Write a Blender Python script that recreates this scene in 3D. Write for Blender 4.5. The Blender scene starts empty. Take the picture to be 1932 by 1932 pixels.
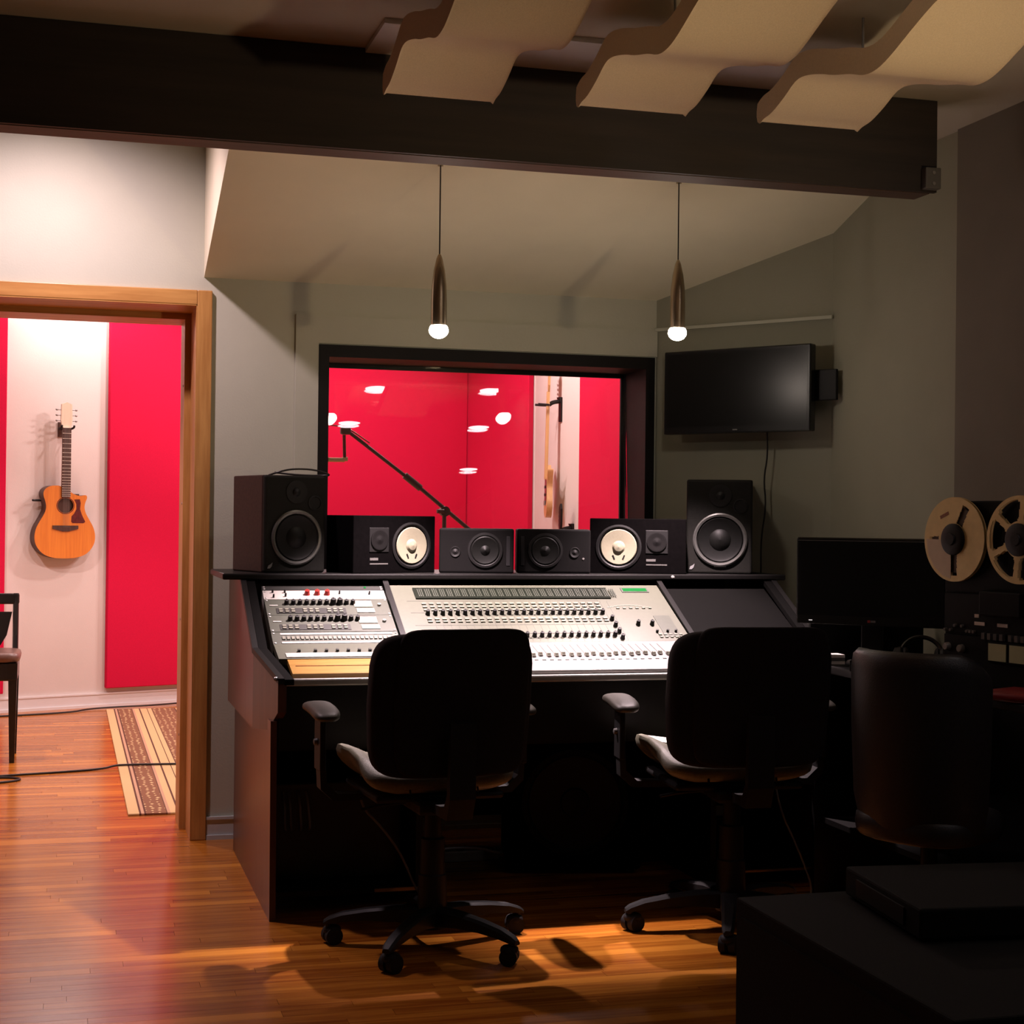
import bpy, bmesh, math, random
from mathutils import Vector, Matrix
random.seed(7)
PI = math.pi
R = math.radians
scn = bpy.context.scene
COL = scn.collection

# ------------------------------------------------------------------ camera, world, exposure, lights
cam = bpy.data.cameras.new('camera'); cam_o = bpy.data.objects.new('camera', cam); COL.objects.link(cam_o)
cx = Vector((0.96272772, -0.27022457, 0.01157645))      # right
cy = Vector((-0.01256415, -0.00192559, 0.99991921))     # up
cz = Vector((-0.27018045, -0.96279539, -0.00524896))    # back
cam_o.matrix_world = Matrix(((cx.x, cy.x, cz.x, 0), (cx.y, cy.y, cz.y, 0), (cx.z, cy.z, cz.z, 1.42), (0, 0, 0, 1)))
cam.sensor_width = 36.0; cam.lens = 36.0 * 3000 / 1932; cam.clip_end = 100
scn.camera = cam_o

world = bpy.data.worlds.new('world'); scn.world = world; world.use_nodes = True
world.node_tree.nodes['Background'].inputs[0].default_value = (0.9, 0.72, 0.55, 1)
world.node_tree.nodes['Background'].inputs[1].default_value = 0.018
scn.view_settings.view_transform = 'Standard'; scn.view_settings.look = 'None'
scn.view_settings.exposure = 0.0; scn.view_settings.gamma = 1.0
scn.view_settings.use_curve_mapping = False


def spot(name, loc, energy, color, size=150, blend=0.3, radius=0.04, aim=None):
    l = bpy.data.lights.new(name, 'SPOT'); o = bpy.data.objects.new(name, l); COL.objects.link(o)
    o.location = loc; l.energy = energy; l.color = color; l.spot_size = R(size); l.spot_blend = blend
    l.shadow_soft_size = radius
    if aim is not None:
        d = Vector(aim) - Vector(loc)
        o.rotation_euler = d.to_track_quat('-Z', 'Y').to_euler()
    return o


PINK = (1.0, 0.76, 0.75)
PEND = (1.0, 0.77, 0.80)
BULBS = ((1.392, 6.05, 2.163), (2.388, 6.05, 2.196))
for b in BULBS:                                           # light thrown by the two pendants over the desk
    spot('pendant_light', (b[0], b[1], b[2] - 0.055), 430, PEND, 78, 0.7, 0.02)
spot('entry_downlight', (-0.12, 6.35, 3.30), 135, (1.0, 0.74, 0.81), 138, 0.9, 0.05, aim=(-0.12, 6.90, 0.0))
spot('warm_uplight', (2.9, 2.0, 1.55), 115, (1.0, 0.70, 0.40), 66, 1.0, 0.08, aim=(1.70, 4.65, 2.85))   # standing uplight right of the camera, thrown at the wavy panels
LIVE = (((0.0, 11.74, 3.36), 80, 150), ((0.85, 11.45, 3.36), 70, 140), ((-0.9, 9.4, 3.36), 170, 120), ((1.0, 9.2, 3.36), 170, 120),
        ((2.3, 11.3, 3.36), 130, 160), ((2.7, 9.2, 3.36), 110, 160), ((2.75, 11.4, 3.36), 90, 150))
for loc, e, s in LIVE:
    spot('live_room_downlight', loc, e * 1.0, PINK, s, 0.3, 0.05)

# ------------------------------------------------------------------ materials
MATS = {}


def mat(name, col, rough=0.5, metal=0.0, var=0.0, scale=20.0, bump=0.0, bscale=None, emit=None, estr=0.0, coat=0.0, spec=0.5, stretch=None):
    m = bpy.data.materials.new(name); m.use_nodes = True
    nt = m.node_tree; b = nt.nodes['Principled BSDF']
    b.inputs['Base Color'].default_value = (*col, 1); b.inputs['Roughness'].default_value = rough
    b.inputs['Metallic'].default_value = metal; b.inputs['Specular IOR Level'].default_value = spec
    b.inputs['Coat Weight'].default_value = coat; b.inputs['Coat Roughness'].default_value = 0.12
    if emit: b.inputs['Emission Color'].default_value = (*emit, 1); b.inputs['Emission Strength'].default_value = estr
    if var or bump:
        tc = nt.nodes.new('ShaderNodeTexCoord'); mp = nt.nodes.new('ShaderNodeMapping')
        nt.links.new(tc.outputs['Object'], mp.inputs[0])
        if stretch: mp.inputs['Scale'].default_value = stretch
    if var:
        n = nt.nodes.new('ShaderNodeTexNoise'); n.inputs['Scale'].default_value = scale; n.inputs['Detail'].default_value = 5
        nt.links.new(mp.outputs[0], n.inputs['Vector'])
        r = nt.nodes.new('ShaderNodeValToRGB')
        r.color_ramp.elements[0].position = 0.3; r.color_ramp.elements[1].position = 0.7
        r.color_ramp.elements[0].color = (*[c * (1 - var) for c in col], 1)
        r.color_ramp.elements[1].color = (*[min(1, c * (1 + var)) for c in col], 1)
        nt.links.new(n.outputs[0], r.inputs[0]); nt.links.new(r.outputs[0], b.inputs['Base Color'])
    if bump:
        n2 = nt.nodes.new('ShaderNodeTexNoise'); n2.inputs['Scale'].default_value = bscale or 200; n2.inputs['Detail'].default_value = 3
        nt.links.new(mp.outputs[0], n2.inputs['Vector'])
        bp = nt.nodes.new('ShaderNodeBump'); bp.inputs['Strength'].default_value = bump; bp.inputs['Distance'].default_value = 0.004
        nt.links.new(n2.outputs[0], bp.inputs['Height']); nt.links.new(bp.outputs[0], b.inputs['Normal'])
    MATS[name] = m
    return m


def wood(name, dark, light, rough=0.35, scale=3.0, stretch=(1, 18, 18), coat=0.0, plank=False):
    """grain stretched along one axis; plank=True shifts the tone of every board"""
    m = mat(name, light, rough, coat=coat); nt = m.node_tree; b = nt.nodes['Principled BSDF']
    tc = nt.nodes.new('ShaderNodeTexCoord'); mp = nt.nodes.new('ShaderNodeMapping'); mp.inputs['Scale'].default_value = stretch
    nt.links.new(tc.outputs['Object'], mp.inputs[0])
    oi = nt.nodes.new('ShaderNodeObjectInfo'); gi = nt.nodes.new('ShaderNodeNewGeometry')
    add = nt.nodes.new('ShaderNodeMath'); add.operation = 'ADD'
    nt.links.new(oi.outputs['Random'], add.inputs[0]); nt.links.new(gi.outputs['Random Per Island'], add.inputs[1])
    fr = nt.nodes.new('ShaderNodeMath'); fr.operation = 'FRACT'; nt.links.new(add.outputs[0], fr.inputs[0])
    off = nt.nodes.new('ShaderNodeVectorMath'); off.operation = 'ADD'
    k = nt.nodes.new('ShaderNodeMath'); k.operation = 'MULTIPLY'; k.inputs[1].default_value = 37
    nt.links.new(fr.outputs[0], k.inputs[0]); nt.links.new(mp.outputs[0], off.inputs[0]); nt.links.new(k.outputs[0], off.inputs[1])
    n = nt.nodes.new('ShaderNodeTexNoise'); n.inputs['Scale'].default_value = scale; n.inputs['Detail'].default_value = 6
    n.inputs['Roughness'].default_value = 0.6
    nt.links.new(off.outputs[0], n.inputs['Vector'])
    fac = n.outputs[0]
    if plank:
        mr = nt.nodes.new('ShaderNodeMapRange'); mr.inputs[3].default_value = -0.16; mr.inputs[4].default_value = 0.12
        nt.links.new(fr.outputs[0], mr.inputs[0])
        gt = nt.nodes.new('ShaderNodeMath'); gt.operation = 'GREATER_THAN'; gt.inputs[1].default_value = 0.88
        nt.links.new(fr.outputs[0], gt.inputs[0])
        g2 = nt.nodes.new('ShaderNodeMath'); g2.operation = 'MULTIPLY'; g2.inputs[1].default_value = 0.22
        nt.links.new(gt.outputs[0], g2.inputs[0])
        s1 = nt.nodes.new('ShaderNodeMath'); nt.links.new(mr.outputs[0], s1.inputs[0]); nt.links.new(g2.outputs[0], s1.inputs[1])
        s2 = nt.nodes.new('ShaderNodeMath'); nt.links.new(s1.outputs[0], s2.inputs[0]); nt.links.new(fac, s2.inputs[1])
        fac = s2.outputs[0]
    r = nt.nodes.new('ShaderNodeValToRGB')
    r.color_ramp.elements[0].position = 0.25; r.color_ramp.elements[1].position = 0.8
    r.color_ramp.elements[0].color = (*dark, 1); r.color_ramp.elements[1].color = (*light, 1)
    nt.links.new(fac, r.inputs[0]); nt.links.new(r.outputs[0], b.inputs['Base Color'])
    bp = nt.nodes.new('ShaderNodeBump'); bp.inputs['Strength'].default_value = 0.12; bp.inputs['Distance'].default_value = 0.002
    nt.links.new(n.outputs[0], bp.inputs['Height']); nt.links.new(bp.outputs[0], b.inputs['Normal'])
    return m


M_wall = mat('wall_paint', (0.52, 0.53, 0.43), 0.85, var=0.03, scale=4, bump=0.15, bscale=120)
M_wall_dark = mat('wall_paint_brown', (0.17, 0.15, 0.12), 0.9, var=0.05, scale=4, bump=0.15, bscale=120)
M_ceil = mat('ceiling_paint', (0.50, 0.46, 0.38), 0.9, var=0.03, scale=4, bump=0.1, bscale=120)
M_live = mat('live_room_paint', (0.66, 0.60, 0.56), 0.8, var=0.02, scale=3, bump=0.1, bscale=120)
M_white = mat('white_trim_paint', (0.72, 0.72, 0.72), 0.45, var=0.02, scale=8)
M_greytrim = mat('grey_trim_paint', (0.55, 0.58, 0.58), 0.5, var=0.03, scale=8)
M_red = mat('red_panel_fabric', (0.58, 0.010, 0.052), 0.95, var=0.10, scale=300, bump=0.3, bscale=600, spec=0.1)
M_oak = wood('oak_wood', (0.36, 0.15, 0.035), (0.66, 0.36, 0.11), 0.4, 2.2, (14, 14, 1.0))
M_oakh = wood('oak_wood_across', (0.36, 0.15, 0.035), (0.66, 0.36, 0.11), 0.4, 2.2, (1.0, 14, 14))
M_plank = wood('floor_board_wood', (0.26, 0.066, 0.006), (0.60, 0.225, 0.026), 0.27, 2.0, (1.2, 22, 22), coat=0.15, plank=True)
M_plank.node_tree.nodes['Principled BSDF'].inputs['Specular IOR Level'].default_value = 0.38
M_sub = mat('floor_underlay', (0.03, 0.012, 0.004), 0.9, var=0.1)
M_beam = wood('dark_stained_beam_wood', (0.006, 0.004, 0.003), (0.026, 0.016, 0.012), 0.6, 2.0, (1, 16, 16))
M_beamlow = wood('beam_board_wood', (0.05, 0.026, 0.016), (0.10, 0.055, 0.035), 0.6, 2.0, (1, 16, 16))
M_cloud = mat('cream_acoustic_fabric', (0.68, 0.58, 0.43), 0.95, var=0.06, scale=250, bump=0.25, bscale=500, spec=0.1)
M_blackwood = mat('black_stained_wood', (0.012, 0.009, 0.009), 0.5, var=0.2, scale=30)
M_frame = mat('black_window_frame', (0.006, 0.0045, 0.0045), 0.55, var=0.15, scale=12, spec=0.2)
M_laminate = mat('black_desk_laminate', (0.006, 0.0054, 0.0052), 0.42, var=0.1, scale=40, bump=0.08, bscale=400, spec=0.22)
M_cherry = wood('dark_cherry_veneer', (0.050, 0.017, 0.011), (0.10, 0.036, 0.022), 0.32, 2.5, (14, 14, 1.0))
M_black = mat('black_plastic', (0.0065, 0.006, 0.006), 0.55, var=0.1, scale=60, spec=0.3)
M_blacksoft = mat('black_rubber', (0.010, 0.009, 0.010), 0.7, var=0.1, scale=60, spec=0.3)
M_fabric = mat('black_chair_fabric', (0.013, 0.010, 0.010), 0.95, var=0.25, scale=300, bump=0.3, bscale=700, spec=0.2)
M_leather = mat('black_chair_leather', (0.135, 0.13, 0.090), 0.5, var=0.15, scale=90, bump=0.25, bscale=260)
M_armpad = mat('grey_arm_pad', (0.040, 0.036, 0.027), 0.5, var=0.1, scale=90, bump=0.15, bscale=260)
M_speaker = mat('charcoal_speaker_lacquer', (0.0125, 0.012, 0.0105), 0.6, var=0.15, scale=120, spec=0.12)
M_speaker_small = mat('black_speaker_vinyl', (0.0050, 0.0044, 0.0044), 0.65, var=0.15, scale=120, spec=0.12)
M_speaker_side = mat('red_lit_cabinet', (0.040, 0.020, 0.016), 0.6, var=0.2, scale=80, spec=0.2)  # grey cabinet with the doorway's red light mixed into its colour
M_ring = mat('grey_metal_ring', (0.15, 0.15, 0.14), 0.35, 0.6, var=0.08, scale=60)
M_deck = mat('black_deck_enamel', (0.0055, 0.0055, 0.0045), 0.6, var=0.1, scale=60, spec=0.12)
M_matte = mat('matte_black_board', (0.0016, 0.0014, 0.0012), 0.8, var=0.15, scale=60, spec=0.06)
M_cone = mat('dark_speaker_cone', (0.0065, 0.0065, 0.006), 0.5, var=0.1, scale=60, spec=0.2)
M_ns = mat('black_ash_cabinet', (0.0016, 0.0012, 0.0013), 0.9, var=0.25, scale=60, spec=0.03)
M_whitecone = mat('white_paper_cone', (0.24, 0.22, 0.15), 0.8, var=0.04, scale=90, bump=0.1, bscale=300)
M_chrome = mat('brushed_nickel', (0.42, 0.34, 0.24), 0.26, 0.9, var=0.08, scale=40, stretch=(40, 40, 1))
M_silver = mat('silver_metal', (0.26, 0.25, 0.235), 0.4, 0.4, var=0.05, scale=50)
M_bulb = mat('lamp_glass_lit', (1, 0.9, 0.85), 0.4, emit=(1.0, 0.84, 0.72), estr=68)
M_console = mat('grey_console_panel', (0.060, 0.063, 0.042), 0.5, var=0.05, scale=60)  # grey green for the dimmer light on the console's upper rows
M_console_lit = mat('console_panel_lit', (0.175, 0.158, 0.155), 0.5, var=0.05, scale=60)  # same panel painted paler and pinker for the pendant light at the front
M_printed = mat('dark_panel_print', (0.04, 0.04, 0.03), 0.6, var=0.05)
M_meter = mat('smoked_meter_window', (0.006, 0.008, 0.005), 0.35, var=0.1, scale=50, spec=0.2)
M_meterseg = mat('meter_segment', (0.022, 0.027, 0.016), 0.5, var=0.05)
M_green = mat('green_lit_display', (0.0, 0.03, 0.006), 0.5, spec=0.1, emit=(0.006, 0.36, 0.045), estr=0.8)
M_key = mat('pale_key_cap', (0.12, 0.118, 0.088), 0.5, var=0.04)
M_rackface = mat('grey_rack_face', (0.050, 0.054, 0.040), 0.45, 0.1, var=0.06, scale=60)
M_rackdark = mat('dark_rack_face', (0.012, 0.012, 0.010), 0.45, var=0.08, scale=60)
M_rackwhite = mat('white_rack_face', (0.36, 0.34, 0.31), 0.4, var=0.03, scale=60)
M_redknob = mat('red_knob', (0.28, 0.012, 0.008), 0.35, var=0.05)
M_honey = wood('honey_wood', (0.22, 0.10, 0.015), (0.42, 0.24, 0.06), 0.35, 3.0, (1.5, 18, 18))
M_lens = mat('amber_meter_window', (0.46, 0.38, 0.28), 0.4, var=0.06)
M_screen = mat('black_screen_glass', (0.008, 0.008, 0.008), 0.22, var=0.05)
M_wall_shaded = mat('wall_paint_shaded', (0.31, 0.31, 0.235), 0.85, var=0.03, scale=4, bump=0.15, bscale=120)  # wall paint darkened, the shade of the right side put into its colour
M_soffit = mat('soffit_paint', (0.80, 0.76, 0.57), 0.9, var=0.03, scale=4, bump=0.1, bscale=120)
M_bezel = mat('glossy_black_bezel', (0.012, 0.012, 0.013), 0.25, var=0.05)
M_led = mat('white_led', (0.8, 0.8, 0.8), 0.4, emit=(1, 0.9, 0.9), estr=0.6)
M_logo = mat('printed_logo', (0.20, 0.20, 0.20), 0.5, var=0.05)
M_logored = mat('red_logo', (0.35, 0.03, 0.03), 0.5, var=0.05)
M_grey = mat('grey_plastic', (0.10, 0.095, 0.09), 0.5, var=0.06)
M_cable = mat('black_cable_rubber', (0.012, 0.010, 0.010), 0.5, var=0.1)
M_cablegrey = mat('grey_cable', (0.12, 0.11, 0.11), 0.4, var=0.1)
M_reel = mat('tan_anodised_reel', (0.72, 0.57, 0.28), 0.45, 0.25, var=0.06, scale=30)
M_reelside = mat('wound_tape', (0.06, 0.035, 0.02), 0.4, var=0.1)
M_vu = mat('meter_face', (0.30, 0.27, 0.15), 0.5, var=0.05, emit=(0.5, 0.4, 0.2), estr=0.03)
M_spruce = wood('amber_spruce_top', (0.56, 0.15, 0.016), (0.74, 0.25, 0.03), 0.3, 3.0, (30, 30, 1.0), coat=0.4)
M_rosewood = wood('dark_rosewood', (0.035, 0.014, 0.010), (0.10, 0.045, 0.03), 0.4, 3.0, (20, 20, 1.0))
M_guard = mat('brown_pickguard', (0.10, 0.012, 0.012), 0.25, var=0.3, scale=40)
M_maple = wood('maple_neck_wood', (0.52, 0.30, 0.12), (0.75, 0.48, 0.22), 0.35, 3.0, (20, 20, 1.0))
M_ivory = mat('ivory_plastic', (0.80, 0.74, 0.62), 0.4, var=0.04)
M_tan = mat('tan_microphone_metal', (0.40, 0.30, 0.18), 0.35, 0.6, var=0.08)
M_boom = mat('dark_stand_metal', (0.055, 0.03, 0.03), 0.4, 0.3, var=0.1)
M_case = mat('black_case_vinyl', (0.010, 0.009, 0.008), 0.85, spec=0.15, var=0.2, scale=200, bump=0.3, bscale=500)
M_redglossy = mat('dark_red_lacquer', (0.20, 0.012, 0.014), 0.35, var=0.1)
M_blue = mat('dark_blue_cloth', (0.012, 0.022, 0.12), 0.8, var=0.15, scale=80)
M_paper = mat('white_paper', (0.75, 0.70, 0.66), 0.7, var=0.03)
M_gleam = mat('orange_gleam_strip', (0.75, 0.45, 0.16), 0.3, 0.9, var=0.06)  # orange metal colour standing in for a gleam of light

M_downlens = mat('downlight_lens_lit', (1, 0.95, 0.95), 0.4, emit=(1.0, 0.90, 0.93), estr=22)
M_leatherblack = mat('black_soft_leather', (0.016, 0.014, 0.015), 0.4, var=0.15, scale=60, bump=0.2, bscale=220)
M_rust = mat('rust_red_print', (0.25, 0.09, 0.04), 0.6, var=0.3, scale=200)
M_silverpale = mat('pale_aluminium', (0.62, 0.50, 0.36), 0.5, 0.1, var=0.05, scale=30)
M_ivorypale = wood('pale_headstock_wood', (0.62, 0.50, 0.36), (0.80, 0.68, 0.52), 0.4, 3.0, (20, 20, 1.0))
M_chairseat = mat('brown_leather_seat', (0.16, 0.09, 0.07), 0.35, var=0.15, scale=40)

# window glass: mostly clear, a little mirror
M_glass = bpy.data.materials.new('window_glass'); M_glass.use_nodes = True
nt = M_glass.node_tree; nt.nodes.clear()
o_ = nt.nodes.new('ShaderNodeOutputMaterial'); mx = nt.nodes.new('ShaderNodeMixShader')
tr = nt.nodes.new('ShaderNodeBsdfTransparent'); gl = nt.nodes.new('ShaderNodeBsdfGlossy'); fr = nt.nodes.new('ShaderNodeFresnel')
gl.inputs['Roughness'].default_value = 0.0; fr.inputs['IOR'].default_value = 1.45
tr.inputs[0].default_value = (0.97, 0.97, 0.97, 1)
nt.links.new(fr.outputs[0], mx.inputs[0]); nt.links.new(tr.outputs[0], mx.inputs[1]); nt.links.new(gl.outputs[0], mx.inputs[2])
nt.links.new(mx.outputs[0], o_.inputs[0])

# woven rug: borders and rows of small figures across the width (object x), all printed colour
M_rug = mat('patterned_rug_weave', (0.62, 0.44, 0.22), 0.95, bump=0.4, bscale=400, spec=0.1)
nt = M_rug.node_tree; b = nt.nodes['Principled BSDF']
tc = nt.nodes.new('ShaderNodeTexCoord'); sx = nt.nodes.new('ShaderNodeSeparateXYZ'); nt.links.new(tc.outputs['Object'], sx.inputs[0])
ramp = nt.nodes.new('ShaderNodeValToRGB'); ramp.color_ramp.interpolation = 'CONSTANT'
mr = nt.nodes.new('ShaderNodeMapRange'); mr.inputs[1].default_value = 0; mr.inputs[2].default_value = 1.2
nt.links.new(sx.outputs[0], mr.inputs[0]); nt.links.new(mr.outputs[0], ramp.inputs[0])
TAN, BRN, DRK, PNK = (0.66, 0.47, 0.24, 1), (0.25, 0.12, 0.07, 1), (0.13, 0.06, 0.045, 1), (0.55, 0.34, 0.22, 1)
stops = [(0, TAN), (.040, DRK), (.048, PNK), (.062, DRK), (.070, BRN), (.145, DRK), (.152, PNK), (.163, TAN), (.190, DRK), (.196, TAN), (.235, DRK), (.241, TAN), (.262, DRK), (.268, BRN), (.40, DRK), (.408, TAN), (.44, DRK), (.446, TAN)]
el = ramp.color_ramp.elements
el[0].position, el[0].color = stops[0]; el[1].position, el[1].color = stops[1]
for p, c in stops[2:]:
    e = el.new(p); e.color = c
vor = nt.nodes.new('ShaderNodeTexVoronoi'); vor.inputs['Scale'].default_value = 17; vor.distance = 'MANHATTAN'; vor.inputs['Randomness'].default_value = 0.35
mpv = nt.nodes.new('ShaderNodeMapping'); mpv.inputs['Scale'].default_value = (1.6, 1.0, 1)
nt.links.new(tc.outputs['Object'], mpv.inputs[0]); nt.links.new(mpv.outputs[0], vor.inputs['Vector'])
lt = nt.nodes.new('ShaderNodeMath'); lt.operation = 'LESS_THAN'; lt.inputs[1].default_value = 0.32; nt.links.new(vor.outputs['Distance'], lt.inputs[0])
cr = nt.nodes.new('ShaderNodeValToRGB'); cr.color_ramp.interpolation = 'CONSTANT'
ce = cr.color_ramp.elements; ce[0].position = 0; ce[0].color = (0, 0, 0, 1); ce[1].position = .070; ce[1].color = (1, 1, 1, 1)
for p, v in ((.145, 0), (.268, 1), (.40, 0), (.46, 1)):
    q = ce.new(p); q.color = (v, v, v, 1)
nt.links.new(mr.outputs[0], cr.inputs[0])
mul = nt.nodes.new('ShaderNodeMath'); mul.operation = 'MULTIPLY'; nt.links.new(lt.outputs[0], mul.inputs[0]); nt.links.new(cr.outputs[0], mul.inputs[1])
mixc = nt.nodes.new('ShaderNodeMixRGB'); mixc.inputs[2].default_value = (0.70, 0.52, 0.27, 1)
nt.links.new(mul.outputs[0], mixc.inputs[0]); nt.links.new(ramp.outputs[0], mixc.inputs[1]); nt.links.new(mixc.outputs[0], b.inputs['Base Color'])


# ------------------------------------------------------------------ mesh helpers
class MB:
    """collects shapes, built as ONE mesh object; off is taken away from every point"""
    def __init__(s, off=(0, 0, 0)):
        s.bm = bmesh.new(); s.off = Vector(off)

    def add(s, verts, faces, M=None):
        vs = []
        for v in verts:
            v = Vector(v)
            if M is not None: v = M @ v
            vs.append(s.bm.verts.new(v - s.off))
        for f in faces:
            try: s.bm.faces.new([vs[i] for i in f])
            except ValueError: pass
        return s

    def box(s, x0, x1, y0, y1, z0, z1, M=None):
        v = [(x, y, z) for z in (z0, z1) for y in (y0, y1) for x in (x0, x1)]
        return s.add(v, [(0, 2, 3, 1), (4, 5, 7, 6), (0, 1, 5, 4), (2, 6, 7, 3), (0, 4, 6, 2), (1, 3, 7, 5)], M)

    def rbox(s, x0, x1, y0, y1, z0, z1, r=0.01, seg=2, M=None):
        t = bmesh.new(); m = Matrix.Translation(((x0 + x1) / 2, (y0 + y1) / 2, (z0 + z1) / 2)) @ Matrix.Diagonal((x1 - x0, y1 - y0, z1 - z0, 1))
        bmesh.ops.create_cube(t, size=1, matrix=m)
        bmesh.ops.bevel(t, geom=t.edges[:], offset=min(r, 0.49 * min(x1 - x0, y1 - y0, z1 - z0)), segments=seg, affect='EDGES', profile=0.5)
        return s.merge(t, M)

    def merge(s, t, M=None):
        t.verts.index_update()
        s.add([v.co.copy() for v in t.verts], [[v.index for v in f.verts] for f in t.faces], M); t.free(); return s

    def prism(s, poly, a0, a1, axis='x', M=None):
        """poly in the two other axes (cyclic order after axis), pushed from a0 to a1"""
        n = len(poly)
        def P(a, p):
            return {'x': (a, p[0], p[1]), 'y': (p[0], a, p[1]), 'z': (p[0], p[1], a)}[axis]
        v = [P(a0, p) for p in poly] + [P(a1, p) for p in poly]
        f = [tuple(range(n))[::-1], tuple(range(n, 2 * n))] + [(i, (i + 1) % n, n + (i + 1) % n, n + i) for i in range(n)]
        return s.add(v, f, M)

    def lathe(s, prof, n=24, M=None, cap=True):
        """profile (r, z) turned round local z"""
        v, f = [], []
        for r, z in prof:
            for k in range(n):
                a = 2 * PI * k / n; v.append((r * math.cos(a), r * math.sin(a), z))
        for i in range(len(prof) - 1):
            for k in range(n):
                f.append((i * n + k, i * n + (k + 1) % n, (i + 1) * n + (k + 1) % n, (i + 1) * n + k))
        if cap:
            f.append(tuple(range(n))[::-1]); f.append(tuple((len(prof) - 1) * n + k for k in range(n)))
        return s.add(v, f, M)

    def cyl(s, p0, p1, r0, r1=None, n=14):
        p0, p1 = Vector(p0), Vector(p1); d = p1 - p0
        M = Matrix.Translation(p0) @ d.to_track_quat('Z', 'Y').to_matrix().to_4x4()
        return s.lathe([(r0, 0), (r0 if r1 is None else r1, d.length)], n, M)

    def tube(s, pts, r, n=8, smooth=0):
        pts = [Vector(p) for p in pts]
        for _ in range(smooth):
            q = [pts[0]]
            for a, b_ in zip(pts[:-1], pts[1:]): q += [a * .75 + b_ * .25, a * .25 + b_ * .75]
            pts = q + [pts[-1]]
        rs = r if isinstance(r, (list, tuple)) else [r] * len(pts)
        v, f = [], []; up = Vector((0, 0, 1)); ref = None
        for i, p in enumerate(pts):
            d = (pts[min(i + 1, len(pts) - 1)] - pts[max(i - 1, 0)]).normalized()
            if ref is None: ref = d.cross(up) if abs(d.dot(up)) < .95 else d.cross(Vector((1, 0, 0)))
            ref = (ref - d * ref.dot(d)).normalized(); w = d.cross(ref)
            for k in range(n):
                a = 2 * PI * k / n; v.append(p + (ref * math.cos(a) + w * math.sin(a)) * rs[min(i, len(rs) - 1)])
        for i in range(len(pts) - 1):
            for k in range(n): f.append((i * n + k, i * n + (k + 1) % n, (i + 1) * n + (k + 1) % n, (i + 1) * n + k))
        f.append(tuple(range(n))[::-1]); f.append(tuple((len(pts) - 1) * n + k for k in range(n)))
        return s.add(v, f)

    def pad(s, a, b, c, e1=0.4, e2=0.4, nu=28, nv=14, fn=None, M=None):
        """a rounded cushion (superellipsoid half-sizes a, b, c); fn bends it"""
        pw = lambda t, e: math.copysign(abs(t) ** e, t)
        v, f = [], []
        for j in range(1, nv):
            t = -PI / 2 + PI * j / nv
            for i in range(nu):
                u = 2 * PI * i / nu
                v.append(Vector((a * pw(math.cos(t), e1) * pw(math.cos(u), e2), b * pw(math.cos(t), e1) * pw(math.sin(u), e2), c * pw(math.sin(t), e1))))
        v.append(Vector((0, 0, -c))); v.append(Vector((0, 0, c))); n = nu
        for j in range(nv - 2):
            for i in range(n): f.append((j * n + i, j * n + (i + 1) % n, (j + 1) * n + (i + 1) % n, (j + 1) * n + i))
        for i in range(n):
            f.append((len(v) - 2, (i + 1) % n, i)); f.append((len(v) - 1, (nv - 2) * n + i, (nv - 2) * n + (i + 1) % n))
        if fn: v = [Vector(fn(p)) for p in v]
        return s.add(v, f, M)

    def build(s, name, m, parent=None, smooth=False, sharp=40):
        me = bpy.data.meshes.new(name)
        bmesh.ops.recalc_face_normals(s.bm, faces=s.bm.faces[:])
        s.bm.to_mesh(me); s.bm.free(); me.materials.append(m)
        o = bpy.data.objects.new(name, me); COL.objects.link(o)
        if parent is not None: o.parent = parent
        if smooth:
            for p in me.polygons: p.use_smooth = True
            me.set_sharp_from_angle(angle=R(sharp))
        return o


def tag(o, label=None, cat=None, group=None, kind=None):
    if label: o['label'] = label
    if cat: o['category'] = cat
    if group: o['group'] = group
    if kind: o['kind'] = kind
    return o


def thing(name, label, cat, loc=(0, 0, 0), rz=0.0, group=None):
    o = bpy.data.objects.new(name, None); COL.objects.link(o); o.empty_display_size = 0.05
    o.location = loc; o.rotation_euler = (0, 0, rz)
    return tag(o, label, cat, group)


def put(o, loc=None, rot=None, parent=None, name=None):
    """a copy of one part (mesh shared)"""
    c = o.copy(); COL.objects.link(c)
    if parent is not None: c.parent = parent
    if loc is not None: c.location = loc
    if rot is not None: c.rotation_euler = rot
    return c


def dup(root, loc, rz, label, group=None):
    def cp(o, par):
        c = o.copy(); COL.objects.link(c)
        if par is not None: c.parent = par
        for ch in o.children: cp(ch, c)
        return c
    r = cp(root, None); r.location = loc; r.rotation_euler = (0, 0, rz); tag(r, label, None, group)
    return r


def struct(o, label):
    return tag(o, label, None, None, 'structure')


def slab(pts, h0, h1, name, m, label, th=0.12, side=1):
    """upright wall along a plan line pts, thickness to one side"""
    mb = MB()
    for (a, b_) in zip(pts[:-1], pts[1:]):
        a, b_ = Vector((*a, 0)), Vector((*b_, 0)); d = (b_ - a).normalized(); n = Vector((-d.y, d.x, 0)) * side * th
        q = [a, b_, b_ + n, a + n]
        mb.prism([(p.x, p.y) for p in q], h0, h1, 'z')
    return struct(mb.build(name, m), label)


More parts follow.
